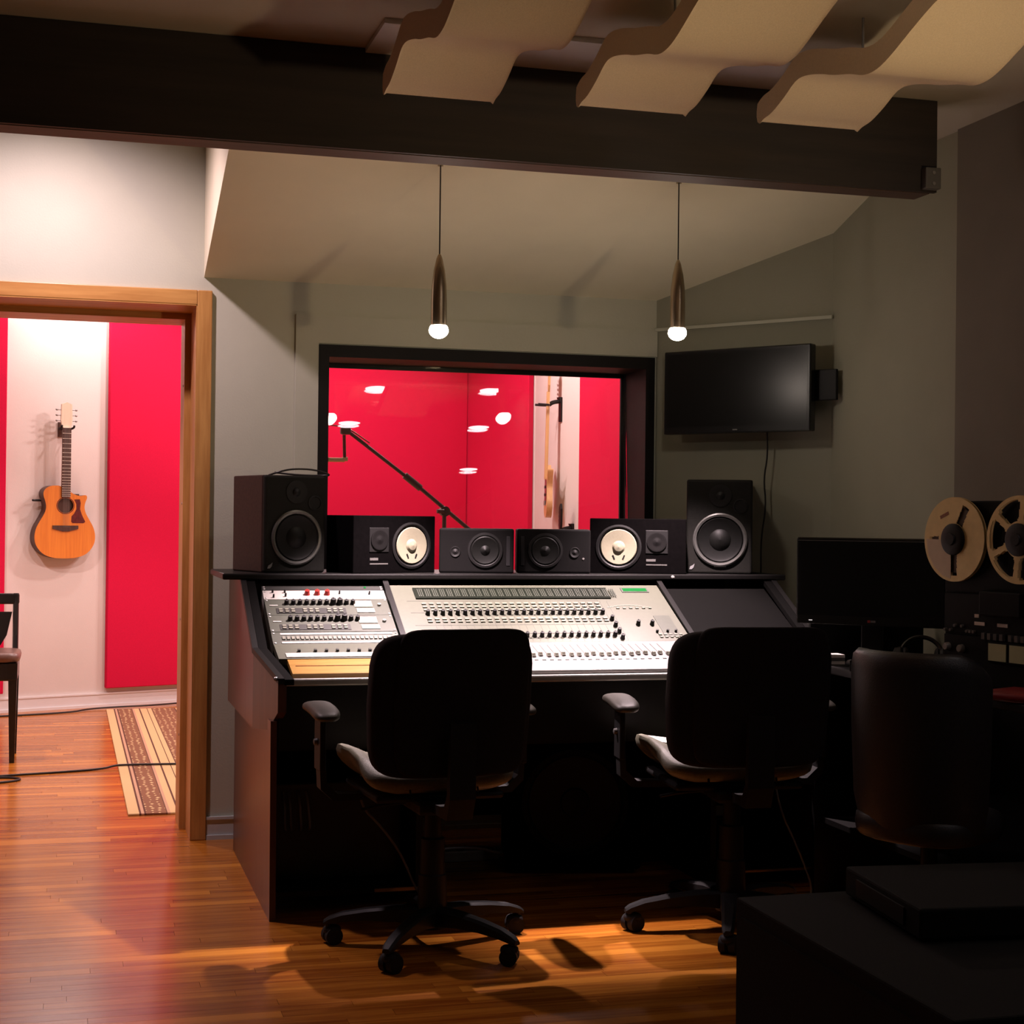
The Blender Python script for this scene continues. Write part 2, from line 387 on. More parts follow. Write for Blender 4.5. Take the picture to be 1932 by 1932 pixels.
# ------------------------------------------------------------------ the setting: floor, walls, ceilings
YW, YL = 7.11, 7.42                                        # wall between control room and live room
floor = struct(MB().box(-4, 4.2, -6, 14, -0.10, -0.013).build('floor', M_sub), 'narrow board wooden floor running through both rooms')
PW = 0.057
LENS = (0.55, 0.75, 0.95, 1.15, 1.4)
protos = []
for L in LENS:
    protos.append(MB().box(0, L - 0.001, 0.0004, PW - 0.0004, -0.013, 0).build('plank', M_plank, floor))
used = [False] * 5; count = 0
far = MB()
rows = int((13.2 - 1.0) / PW)
for r in range(rows):
    y = 1.0 + r * PW
    near = 4.15 <= y < 7.35
    x = -1.3 - random.random() if near else -2.9 - random.random()
    xe = 3.2 if y < 7.3 else 3.7
    while x < xe:
        i = random.randrange(5); L = LENS[i]
        if near and count < 298 and -0.75 < x + L and x < 3.0 * (0.45 + 0.55 * 1):
            if not used[i]: o = protos[i]; used[i] = True
            else: o = put(protos[i], parent=floor)
            o.location = (x, y, 0); count += 1
        else:
            far.box(x, x + L - 0.001, y + 0.0004, y + PW - 0.0004, -0.013, 0)
        x += L
tag(far.build('plank', M_plank, floor), 'floor boards of the farther and outer floor', kind='stuff')

wb = MB()                                                   # back wall, with the doorway and the window opening left free
for x0, x1, z0, z1 in ((-2.0, -0.50, 0, 3.4), (-0.50, 0.545, 2.35, 3.4), (0.545, 1.085, 0, 3.4), (1.085, 2.687, 0, 1.05), (1.085, 2.687, 2.2, 3.4), (2.687, 4.3, 0, 3.4)):
    wb.box(x0, x1, YW, YL, z0, z1)
struct(wb.build('wall_back', M_wall), 'pale grey painted wall with the doorway and the studio window')
slab([(2.70, YW), (3.25, 6.377)], 0, 3.4, 'wall_corner', M_wall_shaded, 'angled grey wall behind the wall-mounted television', 0.1, 1)
slab([(3.25, 6.377), (3.25, 5.34)], 0, 3.4, 'wall_right', M_wall_shaded, 'grey wall to the right of the angled corner wall', 0.1, 1)
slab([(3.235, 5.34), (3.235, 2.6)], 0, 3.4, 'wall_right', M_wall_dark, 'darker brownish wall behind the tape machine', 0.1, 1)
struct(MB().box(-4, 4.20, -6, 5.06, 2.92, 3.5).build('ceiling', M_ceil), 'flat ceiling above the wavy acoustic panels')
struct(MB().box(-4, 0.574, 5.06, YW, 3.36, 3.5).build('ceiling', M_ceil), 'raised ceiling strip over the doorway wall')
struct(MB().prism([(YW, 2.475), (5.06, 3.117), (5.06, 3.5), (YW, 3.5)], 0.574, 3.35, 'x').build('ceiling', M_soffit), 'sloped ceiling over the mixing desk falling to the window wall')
struct(MB().box(2.5, 3.35, 5.06, 5.74, 2.92, 3.3).build('ceiling', M_ceil), 'flat ceiling corner right of the beam end')
struct(MB().box(0.90, 2.46, 4.68, 4.998, 2.904, 2.92).build('lit_ceiling_strip', M_white), 'pale board standing in for the lit strip of ceiling in front of the dark beam')  # added board, its white paint stands in for light on the ceiling
bm_ = thing('ceiling_beam', 'long dark stained wooden beam crossing under the ceiling', 'beam', (0.5, 5.06, 2.595)); bm_['kind'] = 'structure'
OFF = bm_.location
MB(OFF).box(-2.2, 2.947, 5.0, 5.02, 2.595, 2.918).build('face_board', M_beam, bm_)
MB(OFF).box(-2.2, 2.947, 5.02, 5.125, 2.605, 2.918).build('core', M_beam, bm_)
MB(OFF).box(-2.2, 2.930, 5.02, 5.125, 2.593, 2.605).build('underside_board', M_beamlow, bm_)
ob = thing('junction_box', 'small grey electrical box on the right end of the dark beam', 'outlet', (2.915, 4.985, 2.60))
MB().rbox(-0.03, 0.03, -0.02, 0.014, 0, 0.075, 0.004).build('box', M_grey, ob)
for z in (0.018, 0.056): MB().cyl((0, -0.018, z), (0, -0.023, z), 0.006).build('screw', M_silver, ob)

# raised trim round the window and skirting
struct(MB().box(0.98, 2.70, 7.095, YW, 2.205, 2.33).build('trim_1', M_wall), 'raised flat board above the window')
struct(MB().box(0.98, 1.083, 7.095, YW, 0.08, 2.205).build('trim_2', M_wall), 'raised flat board left of the window')
mb = MB(); a, b_ = Vector((2.695, 7.098, 0)), Vector((3.245, 6.365, 0)); d = (b_ - a).normalized(); nn = Vector((-d.y, d.x, 0)) * -0.012
mb.prism([((a + nn).x, (a + nn).y), ((b_ + nn).x, (b_ + nn).y), (b_.x, b_.y), (a.x, a.y)], 2.325, 2.34, 'z')
struct(mb.build('trim_3', M_wall), 'thin ledge line across the angled wall above the television')
def skirting(name, a, b_, m, label, h=0.095, side=1):
    a, b_ = Vector((*a, 0)), Vector((*b_, 0)); d = (b_ - a).normalized(); n = Vector((-d.y, d.x, 0)) * side
    mb = MB()
    for t, z0, z1 in ((0.022, 0, 0.02), (0.013, 0.02, h - 0.012), (0.018, h - 0.012, h)):
        q = [a, b_, b_ + n * t, a + n * t]; mb.prism([(p.x, p.y) for p in q], z0, z1, 'z')
    return struct(mb.build(name, m), label)
skirting('baseboard_back', (0.612, YW), (2.68, YW), M_greytrim, 'grey skirting board right of the door frame', 0.1, -1)

# window
win = tag(thing('window_1', 'black framed studio window into the red live room', None, (1.886, YW, 1.05)), kind='structure')
OFF = win.location
x0, x1, z0, z1 = 1.085, 2.687, 1.05, 2.20
fr = MB(OFF); w = 0.045
fr.box(x0, x1, YW - 0.02, YL, z1 - 0.055, z1).box(x0, x1, YW - 0.02, YL, z0, z0 + w).box(x0, x0 + w, YW - 0.02, YL, z0 + w, z1 - 0.055).box(x1 - w, x1, YW - 0.02, YL, z0 + w, z1 - 0.055)
fr.build('window_frame', M_frame, win)
st = MB(OFF)
st.box(x0 + w, x1 - w, YL - 0.024, YL - 0.008, z1 - 0.075, z1 - 0.055).box(x1 - w - 0.016, x1 - w, YL - 0.024, YL - 0.008, z0 + w, z1 - 0.06).box(x0 + w, x0 + w + 0.012, YL - 0.024, YL - 0.008, z0 + w, z1 - 0.06)
st.build('glazing_stop', M_frame, win)
TILT = 4.0                                                  # panes lean away at the top
for k, (yb, tl) in enumerate(((7.300, TILT), (7.318, TILT + 0.1))):
    p = MB().box(x0 + w + 0.001 - 1.886, x1 - w - 0.001 - 1.886, 0, 0.006, 0, z1 - z0 - 0.1).build('window_pane', M_glass, win)
    p.location = (0, yb - YW, 0.046); p.rotation_euler = (-R(tl), 0, 0)

# oak door frame
dr = tag(thing('door_1', 'oak framed open doorway to the live room', None, (0.02, YW, 0)), kind='structure')
OFF = dr.location
ix0, ix1, zt, cw = -0.50, 0.545, 2.35, 0.065
MB(OFF).rbox(ix1, ix1 + cw, YW - 0.022, YW, 0, zt + cw, 0.004).build('casing', M_oak, dr)
MB(OFF).rbox(ix0 - cw, ix0, YW - 0.022, YW, 0, zt + cw, 0.004).build('casing', M_oak, dr)
MB(OFF).rbox(ix0, ix1, YW - 0.022, YW, zt, zt + cw, 0.004).build('head_casing', M_oakh, dr)
MB(OFF).box(ix1 - 0.004, ix1, YW - 0.02, YL - 0.04, 0, zt).build('jamb', M_oak, dr)
MB(OFF).box(ix1 - 0.032, ix1 - 0.0005, YL - 0.04, YL + 0.2, 0, zt).build('door_stop', M_oak, dr)
MB(OFF).box(ix0, ix0 + 0.004, YW - 0.02, YL - 0.04, 0, zt).build('jamb', M_oak, dr)
MB(OFF).box(ix0, ix0 + 0.032, YL - 0.04, YL + 0.2, 0, zt).build('door_stop', M_oak, dr)
MB(OFF).box(ix0, ix1, YW - 0.02, YL - 0.04, zt - 0.004, zt).build('jamb', M_oakh, dr)
MB(OFF).box(ix0 + 0.032, ix1 - 0.032, YL - 0.04, YL + 0.2, zt - 0.032, zt - 0.0005).build('door_stop', M_oakh, dr)
for z in (2.02, 1.48, 0.95, 0.42):
    MB(OFF).cyl((ix1 - 0.034, YL + 0.02, z), (ix1 - 0.03, YL + 0.02, z), 0.006, n=8).build('screw', M_silver, dr)

# live room shell
GA, GD = Vector((0.821, 12.398)), Vector((0.94133509, 0.33747332)); GN = Vector((0.33747332, -0.94133509))   # guitar wall line, along and into the room
def gw(t, off=0.0): p = GA + GD * t + GN * off; return (p.x, p.y)
C1, C2 = (3.35, 13.305), (3.70, 12.5)
slab([gw(-3.4), C1], 0, 3.5, 'wall_far', M_live, 'white far wall of the live room behind the acoustic guitar', 0.1, 1)
slab([C1, C2], 0, 3.5, 'wall_far', M_live, 'short corner wall of the live room seen through the window', 0.1, 1)
slab([C2, (3.70, YL)], 0, 3.5, 'wall_far', M_live, 'white side wall of the live room carrying the electric guitars', 0.1, 1)
slab([(gw(-3.4)[0], YL), gw(-3.4)], 0, 3.5, 'wall_far', M_live, 'left side wall of the live room', 0.1, 1)
struct(MB().box(-2.6, 3.8, YL + 0.001, 13.5, 3.4, 3.5).build('ceiling', M_live), 'white ceiling of the live room')
skirting('baseboard_far', gw(-3.2), gw(2.6), M_white, 'white moulded skirting under the acoustic guitar', 0.105, -1)


def gpanel(t0, t1, z0, z1, label):
    o = thing('sound_absorber', label, 'wall panel', (*gw((t0 + t1) / 2), z0), math.atan2(GD.y, GD.x), 'red fabric wall panels')
    w = (t1 - t0) / 2
    MB().rbox(-w, w, -0.055, -0.006, 0, z1 - z0, 0.006).build('fabric_face', M_red, o)
    MB().box(-w + 0.03, w - 0.03, -0.006, -0.001, 0.03, z1 - z0 - 0.03).build('backing_frame', M_blackwood, o)
    return o
gpanel(-0.565, 0.065, 0.14, 2.9, 'red fabric panel right of the acoustic guitar, seen through the doorway')
gpanel(-1.98, -1.33, 0.14, 2.9, 'sliver of red fabric panel at the far left edge beside the guitar')
gpanel(1.0, 2.62, 0.14, 3.0, 'wide red fabric panel behind the microphone boom in the window')
a, b_ = Vector((*C1, 0)), Vector((*C2, 0)); d = (b_ - a)
o = thing('sound_absorber', 'narrow red corner panel in the middle of the window', 'wall panel', ((a + d / 2).x, (a + d / 2).y, 0.14), math.atan2(d.y, d.x), 'red fabric wall panels')
w = d.length / 2 - 0.02
MB().rbox(-w, w, -0.06, -0.006, 0, 2.86, 0.006).build('fabric_face', M_red, o)
MB().box(-w + .03, w - .03, -0.006, -0.001, 0.03, 2.83).build('backing_frame', M_blackwood, o)
o = thing('sound_absorber', 'red fabric panel right of the hanging electric guitars in the window', 'wall panel', (3.70, 10.72, 0.14), -PI / 2, 'red fabric wall panels')
MB().rbox(-0.46, 0.46, -0.055, -0.006, 0, 2.86, 0.006).build('fabric_face', M_red, o)
MB().box(-.43, .43, -0.006, -0.001, 0.03, 2.83).build('backing_frame', M_blackwood, o)
#@@OBJECTS
# ------------------------------------------------------------------ studio desk
DX0, DX1 = 0.70, 2.96
desk = thing('studio_desk', 'long black studio desk with raised speaker shelf and brownish side panel', 'desk', (1.83, 6.2, 0))
OFF = desk.location
UP = [(5.60, 0.735), (5.60, 0.845), (5.98, 0.955), (6.40, 1.172), (6.85, 1.172), (6.85, 0.60), (5.72, 0.60), (5.66, 0.70)]
LO = [(5.61, 0), (5.64, 0.70), (6.86, 0.70), (6.86, 0)]
def cheek_x(y):                                             # the cheek stands further out at the back than at the front edge
    return 0.675 if y >= 5.93 else 0.675 + (5.93 - y) / 0.345 * 0.053
def taper(poly, dx0, dx1, mirror):
    """side board whose points follow cheek_x"""
    v = []
    for d in (dx0, dx1):
        for y, z in poly:
            x = cheek_x(y) + d; v.append((3.655 - x if mirror else x, y, z))
    n = len(poly)
    return MB(OFF).add(v, [tuple(range(n))[::-1], tuple(range(n, 2 * n))] + [(i, (i + 1) % n, n + (i + 1) % n, n + i) for i in range(n)])
UP = [(5.60, 0.735), (5.60, 0.838), (5.93, 0.915), (6.40, 1.172), (6.85, 1.172), (6.85, 0.64), (5.93, 0.64), (5.72, 0.66)]
RAIL = [(5.585, 0.836), (5.585, 0.856), (5.93, 0.938), (6.40, 1.192), (6.40, 1.170), (5.94, 0.918)]
for mirror in (False, True):
    taper(UP, 0, 0.03, mirror).build('upper_cheek', M_cherry, desk)
    taper(RAIL, -0.004, 0.018, mirror).build('side_rail', M_laminate, desk)
    taper([(y, z - 0.004) for y, z in RAIL], 0.020, 0.052, mirror).build('inner_rail', M_matte, desk)
for x in (DX0, DX1 - 0.03):
    MB(OFF).prism(LO, x + 0.006, x + 0.028, 'x').build('side_panel', M_cherry, desk)
for x in (1.243, 2.43):                                     # dividers between the three bays
    MB(OFF).prism([(5.62, 0.60), (5.62, 0.862), (5.965, 0.962), (6.37, 1.172), (6.80, 1.172), (6.80, 0.60)], x, x + 0.022, 'x').build('bay_divider', M_laminate, desk)
MB(OFF).rbox(0.60, 3.03, 6.36, 6.92, 1.172, 1.197, 0.006).build('speaker_shelf', M_laminate, desk)
MB(OFF).rbox(0.735, 2.925, 5.60, 5.63, 0.826, 0.852, 0.006).build('front_rail', M_silver, desk)
MB(OFF).box(0.735, 2.925, 5.64, 5.66, 0.60, 0.826).build('front_apron', M_laminate, desk)
MB(OFF).box(0.735, 2.925, 6.78, 6.80, 0.12, 1.17).build('back_panel', M_laminate, desk)
MB(OFF).box(0.735, 2.925, 5.66, 6.78, 0.59, 0.605).build('under_shelf', M_laminate, desk)
MB(OFF).box(1.26, 1.285, 5.75, 6.78, 0, 0.59).build('rack_side', M_laminate, desk)
MB(OFF).box(2.43, 2.455, 5.75, 6.78, 0, 0.59).build('rack_side', M_laminate, desk)
MB(OFF).box(0.735, 1.26, 5.72, 6.78, 0.055, 0.075).build('rack_floor', M_laminate, desk)
MB(OFF).box(2.455, 2.925, 5.72, 6.78, 0.055, 0.075).build('rack_floor', M_laminate, desk)
MB(OFF).box(1.10, 1.26, 5.712, 5.72, 0.06, 0.072).build('gleam_strip', M_gleam, desk)  # strips added for the orange gleam along the desk foot
MB(OFF).box(2.457, 2.90, 5.712, 5.72, 0.06, 0.068).build('gleam_strip', M_gleam, desk)
MB(OFF).prism([(5.64, 0.84), (5.95, 0.925), (6.36, 1.135), (6.36, 1.125), (5.95, 0.915), (5.64, 0.83)], 2.455, 2.925, 'x').build('blank_panel', M_matte, desk)
for p in ((0.717, 5.60, 0.853), (0.735, 5.598, 0.842), (2.50, 6.355, 1.185)):
    M = Matrix.Translation(p) @ Matrix.Rotation(R(70), 4, 'X')
    MB(OFF).lathe([(0.008, 0), (0.008, 0.003), (0.004, 0.006)], 10, M).build('screw_head', M_silver, desk)

# sloped working surface: A (rear top) -> B (fold) -> C (front)
A_, B_, C_ = Vector((0, 6.355, 1.150)), Vector((0, 5.95, 0.945)), Vector((0, 5.635, 0.862))
def slope(x, s, h=0.0):
    """point on the desk surface: s metres down from the rear top, h above it; and the tilt there"""
    l1 = (B_ - A_).length
    if s <= l1: p0, d, k = A_, (B_ - A_).normalized(), s
    else: p0, d, k = B_, (C_ - B_).normalized(), s - l1
    n = Vector((0, d.z, -d.y))
    if n.z < 0: n = -n
    return p0 + d * k + n * h + Vector((x, 0, 0)), math.atan2(-d.z, -d.y) * -1, d, n
L1 = (B_ - A_).length; L2 = (C_ - B_).length
def sbox(mb, x0, x1, s0, s1, h0, h1):
    """a block lying on the slope"""
    p, t, d, n = slope(0, (s0 + s1) / 2)
    k0 = s0 - (s0 + s1) / 2
    v = []
    for h in (h0, h1):
        for s in (k0, -k0):
            for x in (x0, x1): v.append(p + d * s + n * h + Vector((x, 0, 0)))
    return mb.add(v, [(0, 2, 3, 1), (4, 5, 7, 6), (0, 1, 5, 4), (2, 6, 7, 3), (0, 4, 6, 2), (1, 3, 7, 5)])
def srot(s):
    p, t, d, n = slope(0, s); return (math.atan2(d.z, d.y) + PI if d.y < 0 else 0, 0, 0)
def sloc(x, s, h, base):
    return slope(x, s, h)[0] - Vector(base)

def knob_mesh(name, r, h, m, parent):
    k = MB().lathe([(r * 1.15, 0), (r, h * .25), (r * .85, h), (r * .5, h * 1.02)], 12)
    k.box(-r * .12, r * .12, 0, r * .9, h, h * 1.12)
    return k.build(name, m, parent, True, 35)

# main mixing console
con = thing('mixing_console', 'large pale grey mixing console with rows of black knobs', 'mixer', (1.84, 6.0, 0.80))
OFF = con.location; CX0, CX1 = 1.268, 2.426
sbox(MB(OFF), CX0, CX1, 0, L1 - 0.001, -0.03, 0).build('upper_panel', M_console, con)
sbox(MB(OFF), CX0, CX1, L1, L1 + L2 - 0.02, -0.03, 0).build('fader_panel', M_console_lit, con)
MB(OFF).rbox(CX0, CX1, 5.632, 5.66, 0.853, 0.868, 0.005).build('front_bumper', M_silver, con)
sbox(MB(OFF), CX0 + 0.09, CX1 - 0.36 + 0.12, 0.03, 0.115, 0, 0.006).build('meter_window', M_meter, con)
mb = MB(OFF)
nch = 24; chx = lambda k: CX0 + 0.115 + k * 0.0304
for k in range(nch + 4):
    for j in range(3): sbox(mb, chx(k) - 0.010 + j * 0.008, chx(k) - 0.006 + j * 0.008, 0.042, 0.104, 0.006, 0.0075)
tag(mb.build('meter_segments', M_meterseg, con), kind='stuff')
mb = MB(OFF)
for s in (0.150, 0.175, 0.200, 0.270, 0.290):
    for k in range(nch + 1): sbox(mb, chx(k) - 0.010, chx(k) + 0.008, s, s + 0.010, 0, 0.005)
tag(mb.build('key_row', M_key, con), kind='stuff')
mb = MB(OFF)                                               # fine printed rules and scribble marks
for k in range(nch + 2): sbox(mb, chx(k) + 0.0165, chx(k) + 0.0175, 0.135, L1 - 0.01, 0, 0.0006)
for s in (0.128, 0.222, 0.318): sbox(mb, CX0 + 0.05, CX1 - 0.30, s, s + 0.0022, 0, 0.0007)
for k in range(2, nch + 1): sbox(mb, chx(k) - 0.012, chx(k) + 0.008, 0.382, 0.388, 0, 0.001)
tag(mb.build('printed_lines', M_printed, con), kind='stuff')
kp = knob_mesh('knob', 0.0088, 0.020, M_black, con)
first = True
def place(k, x, s, base, parent, h=0.0):
    p, t, d, n = slope(x, s, h)
    k.location = p - Vector(base); k.rotation_euler = Matrix((Vector((1, 0, 0)), -d, n)).transposed().to_euler()
    return k
for s, ks in ((0.235, range(nch + 1)), (0.410, range(nch + 1))):
    for k in ks:
        o = kp if first else put(kp, parent=con); first = False
        place(o, chx(k), s, OFF, con)
for x, s in ((2.138, 0.285), (2.138, 0.335), (2.138, 0.385), (2.138, 0.432), (2.238, 0.325), (2.298, 0.325)):
    place(put(kp, parent=con), x, s, OFF, con)
sm = MB().lathe([(0.006, 0), (0.005, 0.012), (0.003, 0.013)], 10).build('small_knob', M_black, con, True)
for i, x in enumerate((2.30, 2.345, 2.38)):
    place(sm if i == 0 else put(sm, parent=con), x, 0.385, OFF, con)
mb = MB(OFF)
for k in range(nch + 6): sbox(mb, chx(k) - 0.0015, chx(k) + 0.0015, L1 + 0.03, L1 + 0.16, 0, 0.0008)
tag(mb.build('fader_slots', M_printed, con), kind='stuff')
fc = MB().box(-0.007, 0.007, -0.012, 0.012, 0.002, 0.006).prism([(-0.010, 0.006), (0.010, 0.006), (0.004, 0.014), (-0.004, 0.014)], -0.006, 0.006, 'x').build('fader_cap', M_key, con)
for k in range(nch + 6):
    o = fc if k == 0 else put(fc, parent=con); place(o, chx(k), L1 + 0.16 + random.choice((0, 0, 0, -0.01)), OFF, con)
mb = MB(OFF)
for k in range(nch + 6): sbox(mb, chx(k) - 0.007, chx(k) + 0.007, L1 + 0.20, L1 + 0.206, 0, 0.002)
tag(mb.build('channel_marks', M_printed, con), kind='stuff')
sbox(MB(OFF), 2.252, 2.372, 0.025, 0.062, 0, 0.003).build('display_bezel', M_printed, con)
sbox(MB(OFF), 2.259, 2.365, 0.031, 0.056, 0.003, 0.004).build('lit_display', M_green, con)
mb = MB(OFF)
for i in range(12):
    u = -1 + 2 * i / 11
    sbox(mb, 2.240 + u * 0.085 - 0.008, 2.240 + u * 0.085 + 0.008, 0.165 + 0.018 * u * u, 0.171 + 0.018 * u * u, 0, 0.0012)
mb.build('printed_arc', M_key, con)
mb = MB(OFF)
for i in range(6): sbox(mb, 2.185 + i * 0.028, 2.198 + i * 0.028, 0.19, 0.198, 0, 0.004)
for i in range(5):
    for j in range(2): sbox(mb, 2.30 + i * 0.022, 2.313 + i * 0.022, 0.40 + j * 0.02, 0.409 + j * 0.02, 0, 0.004)
tag(mb.build('control_keys', M_key, con), kind='stuff')
sbox(MB(OFF), 2.325, 2.395, 0.255, 0.42, 0, 0.0016).build('control_plate', M_rackface, con)

# outboard rack units in the left bay
RX0, RX1 = 0.752, 1.238
def rack(name, label, s0, s1, m, cat='rack unit', grp='rack units in the left desk bay'):
    c = slope((RX0 + RX1) / 2, (s0 + s1) / 2)[0]
    o = thing(name, label, cat, c, 0, grp)
    sbox(MB(c), RX0, RX1, s0 + 0.001, s1 - 0.001, -0.12, 0).build('front_panel', m, o)
    ear = MB().lathe([(0.0045, 0), (0.0045, 0.002), (0.002, 0.003)], 8).build('screw', M_silver, o)
    for i, (x, s) in enumerate(((RX0 + 0.008, s0 + 0.01), (RX1 - 0.008, s0 + 0.01), (RX0 + 0.008, s1 - 0.01), (RX1 - 0.008, s1 - 0.01))):
        place(ear if i == 0 else put(ear, parent=o), x, s, c, o)
    return o, c
o, c = rack('blank_rack_plate', 'dark blank rack plate with a small green light, top of the left bay', 0.006, 0.042, M_rackdark)
p = MB().lathe([(0.005, 0), (0.005, 0.003)], 8).build('pilot_light', M_green, o); place(p, 1.165, 0.02, c, o)
o, c = rack('preamp_unit', 'white fronted rack preamp with three red knobs', 0.042, 0.112, M_rackwhite)
k = knob_mesh('red_knob', 0.011, 0.018, M_redknob, o); tag(k, 'red knob')
for i, x in enumerate((0.925, 0.965, 1.005)): place(k if i == 0 else put(k, parent=o), x, 0.072, c, o)
k = MB().lathe([(0.004, 0), (0.0035, 0.014)], 8).build('toggle_switch', M_black, o)
for i, (x, s) in enumerate(((0.838, 0.058), (0.838, 0.088), (1.055, 0.068), (1.175, 0.072), (0.79, 0.058), (0.79, 0.096))): place(k if i == 0 else put(k, parent=o), x, s, c, o)
for lab, s0 in (('upper of two grey channel strips with black knobs, below the white preamp', 0.112), ('lower of two grey channel strips with black knobs and pale meter windows', 0.236)):
    s1 = s0 + 0.124
    o, c = rack('channel_strip', lab, s0, s1, M_rackface)
    sbox(MB(c), 0.79, 1.062, s0 + 0.072, s1 - 0.012, 0, 0.002).build('key_field', M_rackdark, o)
    k = knob_mesh('knob', 0.0095, 0.018, M_black, o)
    for i in range(11):
        q = k if i == 0 else put(k, parent=o); place(q, 0.835 + i * 0.0262, s0 + 0.036, c, o)
        if i in (7, 8): q.scale = (1.25, 1.25, 1.3)
    mb = MB(c)
    for i in range(11):
        if i in (3, 7): continue
        for j in range(2): sbox(mb, 0.800 + i * 0.0235, 0.814 + i * 0.0235, s0 + 0.080 + j * 0.016, s0 + 0.090 + j * 0.016, 0.002, 0.006)
    tag(mb.build('key_row', M_key, o), kind='stuff')
    sbox(MB(c), 1.100, 1.172, s0 + 0.016, s0 + 0.064, 0, 0.003).build('meter_window', M_lens, o)
    sbox(MB(c), 1.100, 1.172, s0 + 0.012, s0 + 0.016, 0, 0.004).build('meter_hood', M_rackdark, o)
    sbox(MB(c), 1.105, 1.175, s0 + 0.078, s0 + 0.108, 0, 0.003).build('label_plate', M_rackwhite, o)
    sbox(MB(c), 0.768, 0.80, s0 + 0.046, s0 + 0.052, 0, 0.002).build('printed_strip', M_rackwhite, o)
    k = MB().lathe([(0.008, 0), (0.007, 0.008)], 10).build('power_button', M_silver, o); place(k, 1.20, s0 + 0.05, c, o)
o, c = rack('patch_bay', 'thin grey patch bay with two pale label strips in the left bay', 0.362, 0.452, M_rackface)
for s in (0.372, 0.434): sbox(MB(c), 0.785, 1.215, s, s + 0.012, 0, 0.002).build('label_strip', M_rackwhite, o)
mb = MB(c)
for i in range(24): sbox(mb, 0.79 + i * 0.0175, 0.801 + i * 0.0175, 0.398, 0.418, 0, 0.004)
tag(mb.build('socket_row', M_key, o), kind='stuff')
sA, sB = L1 + 0.004, L1 + 0.165
c = slope((RX0 + RX1) / 2, (sA + sB) / 2)[0]
o = thing('control_surface', 'pale control strip with a row of small dark buttons in the left bay', 'controller', c, 0, 'rack units in the left desk bay')
sbox(MB(c), RX0, RX1, sA, sB, -0.02, 0.004).build('panel', M_console, o)
sbox(MB(c), RX0 + 0.03, RX1 - 0.01, sA + 0.105, sA + 0.15, 0.004, 0.007).build('key_strip', M_rackwhite, o)
k = MB().box(-0.005, 0.005, -0.007, 0.007, 0, 0.009).build('button', M_rackdark, o)
for i in range(9): place(k if i == 0 else put(k, parent=o), 0.835 + i * 0.041 + (0.02 if i else 0), sA + 0.085, c, o, 0.004)
c = slope((RX0 + RX1) / 2, L1 + 0.25)[0]
o = thing('arm_rest_board', 'honey coloured wooden arm rest board at the front of the left bay', 'arm rest', c)
mb = MB(c); sbox(mb, RX0 + 0.03, RX1, L1 + 0.170, L1 + L2 - 0.006, -0.015, 0.003); mb.build('board', M_honey, o)
sbox(MB(c), RX0 + 0.05, RX1 - 0.12, L1 + 0.24, L1 + 0.243, 0.003, 0.0045).build('groove', M_guard, o)

# gear under the desk
sub = thing('subwoofer', 'black subwoofer cabinet standing under the desk between the two chairs', 'speaker', (2.03, 6.30, 0), R(-12))
MB().rbox(-0.27, 0.27, -0.22, 0.22, 0.02, 0.56, 0.012).build('cabinet', M_ns, sub)
MB().lathe([(0.215, 0), (0.215, 0.012), (0.195, 0.016), (0.185, 0.006), (0.06, -0.0), (0.055, 0.012), (0.0, 0.02)], 32, Matrix.Translation((0, -0.22, 0.29)) @ Matrix.Rotation(PI / 2, 4, 'X'), False).build('woofer', M_cone, sub, True)
for sx_ in (-1, 1):
    for sy_ in (-1, 1): MB().cyl((sx_ * 0.22, sy_ * 0.17, 0), (sx_ * 0.22, sy_ * 0.17, 0.02), 0.02).build('foot', M_blacksoft, sub)
rk = thing('rack_case', 'black rack unit with hanging leads in the dark bay under the desk', 'rack unit', (0.995, 6.05, 0.075))
MB().rbox(-0.24, 0.24, -0.15, 0.30, 0, 0.36, 0.006).build('case', M_rackdark, rk)
for i, x in enumerate((-0.21, -0.19, -0.155, -0.125)):
    MB().tube([(x, -0.16, 0.33), (x + 0.004, -0.185, 0.30), (x + 0.006 + 0.003 * i, -0.185, 0.2), (x + 0.01, -0.175, 0.19), (x + 0.01, -0.15, 0.19)], 0.005, 8, 1).build('patch_lead', M_cablegrey, rk, True)
ps = thing('power_strip', 'pale power strip lying on the floor under the desk', 'power strip', (1.60, 6.44, 0), R(2))
MB().rbox(-0.16, 0.16, -0.03, 0.03, 0, 0.045, 0.006).build('housing', M_rackwhite, ps)
for i in range(5): MB().cyl((-0.12 + 0.06 * i, 0, 0.045), (-0.12 + 0.06 * i, 0, 0.047), 0.018, n=12).build('socket', M_grey, ps)
def cable(label, pts, r=0.004, m=None, sm=2, name='cable', grp=None):
    return tag(MB().tube(pts, r, 8, sm).build(name, m or M_cable, None, True), label, 'cable', grp)
cable('grey lead drooping in front of the dark rack bay down to the left chair', [(1.02, 5.66, 0.62), (1.03, 5.61, 0.50), (1.02, 5.60, 0.40), (1.10, 5.57, 0.32), (1.17, 5.56, 0.22), (1.22, 5.58, 0.10), (1.28, 5.62, 0.03), (1.34, 5.66, 0.006)], 0.0045, M_cablegrey)
cable('bundle of thin leads sagging under the desk behind the left chair column', [(0.95, 6.0, 0.30), (1.15, 6.02, 0.16), (1.35, 6.05, 0.13), (1.55, 6.05, 0.14), (1.70, 6.1, 0.09), (1.74, 6.38, 0.06)], 0.006, M_cablegrey)
cable('thin white lead coiled on the floor under the side desk', [(2.62, 5.62, 0.55), (2.60, 5.50, 0.35), (2.66, 5.45, 0.20), (2.72, 5.42, 0.02), (2.60, 5.40, 0.006), (2.66, 5.25, 0.006), (2.82, 5.20, 0.006)], 0.004, M_cablegrey)

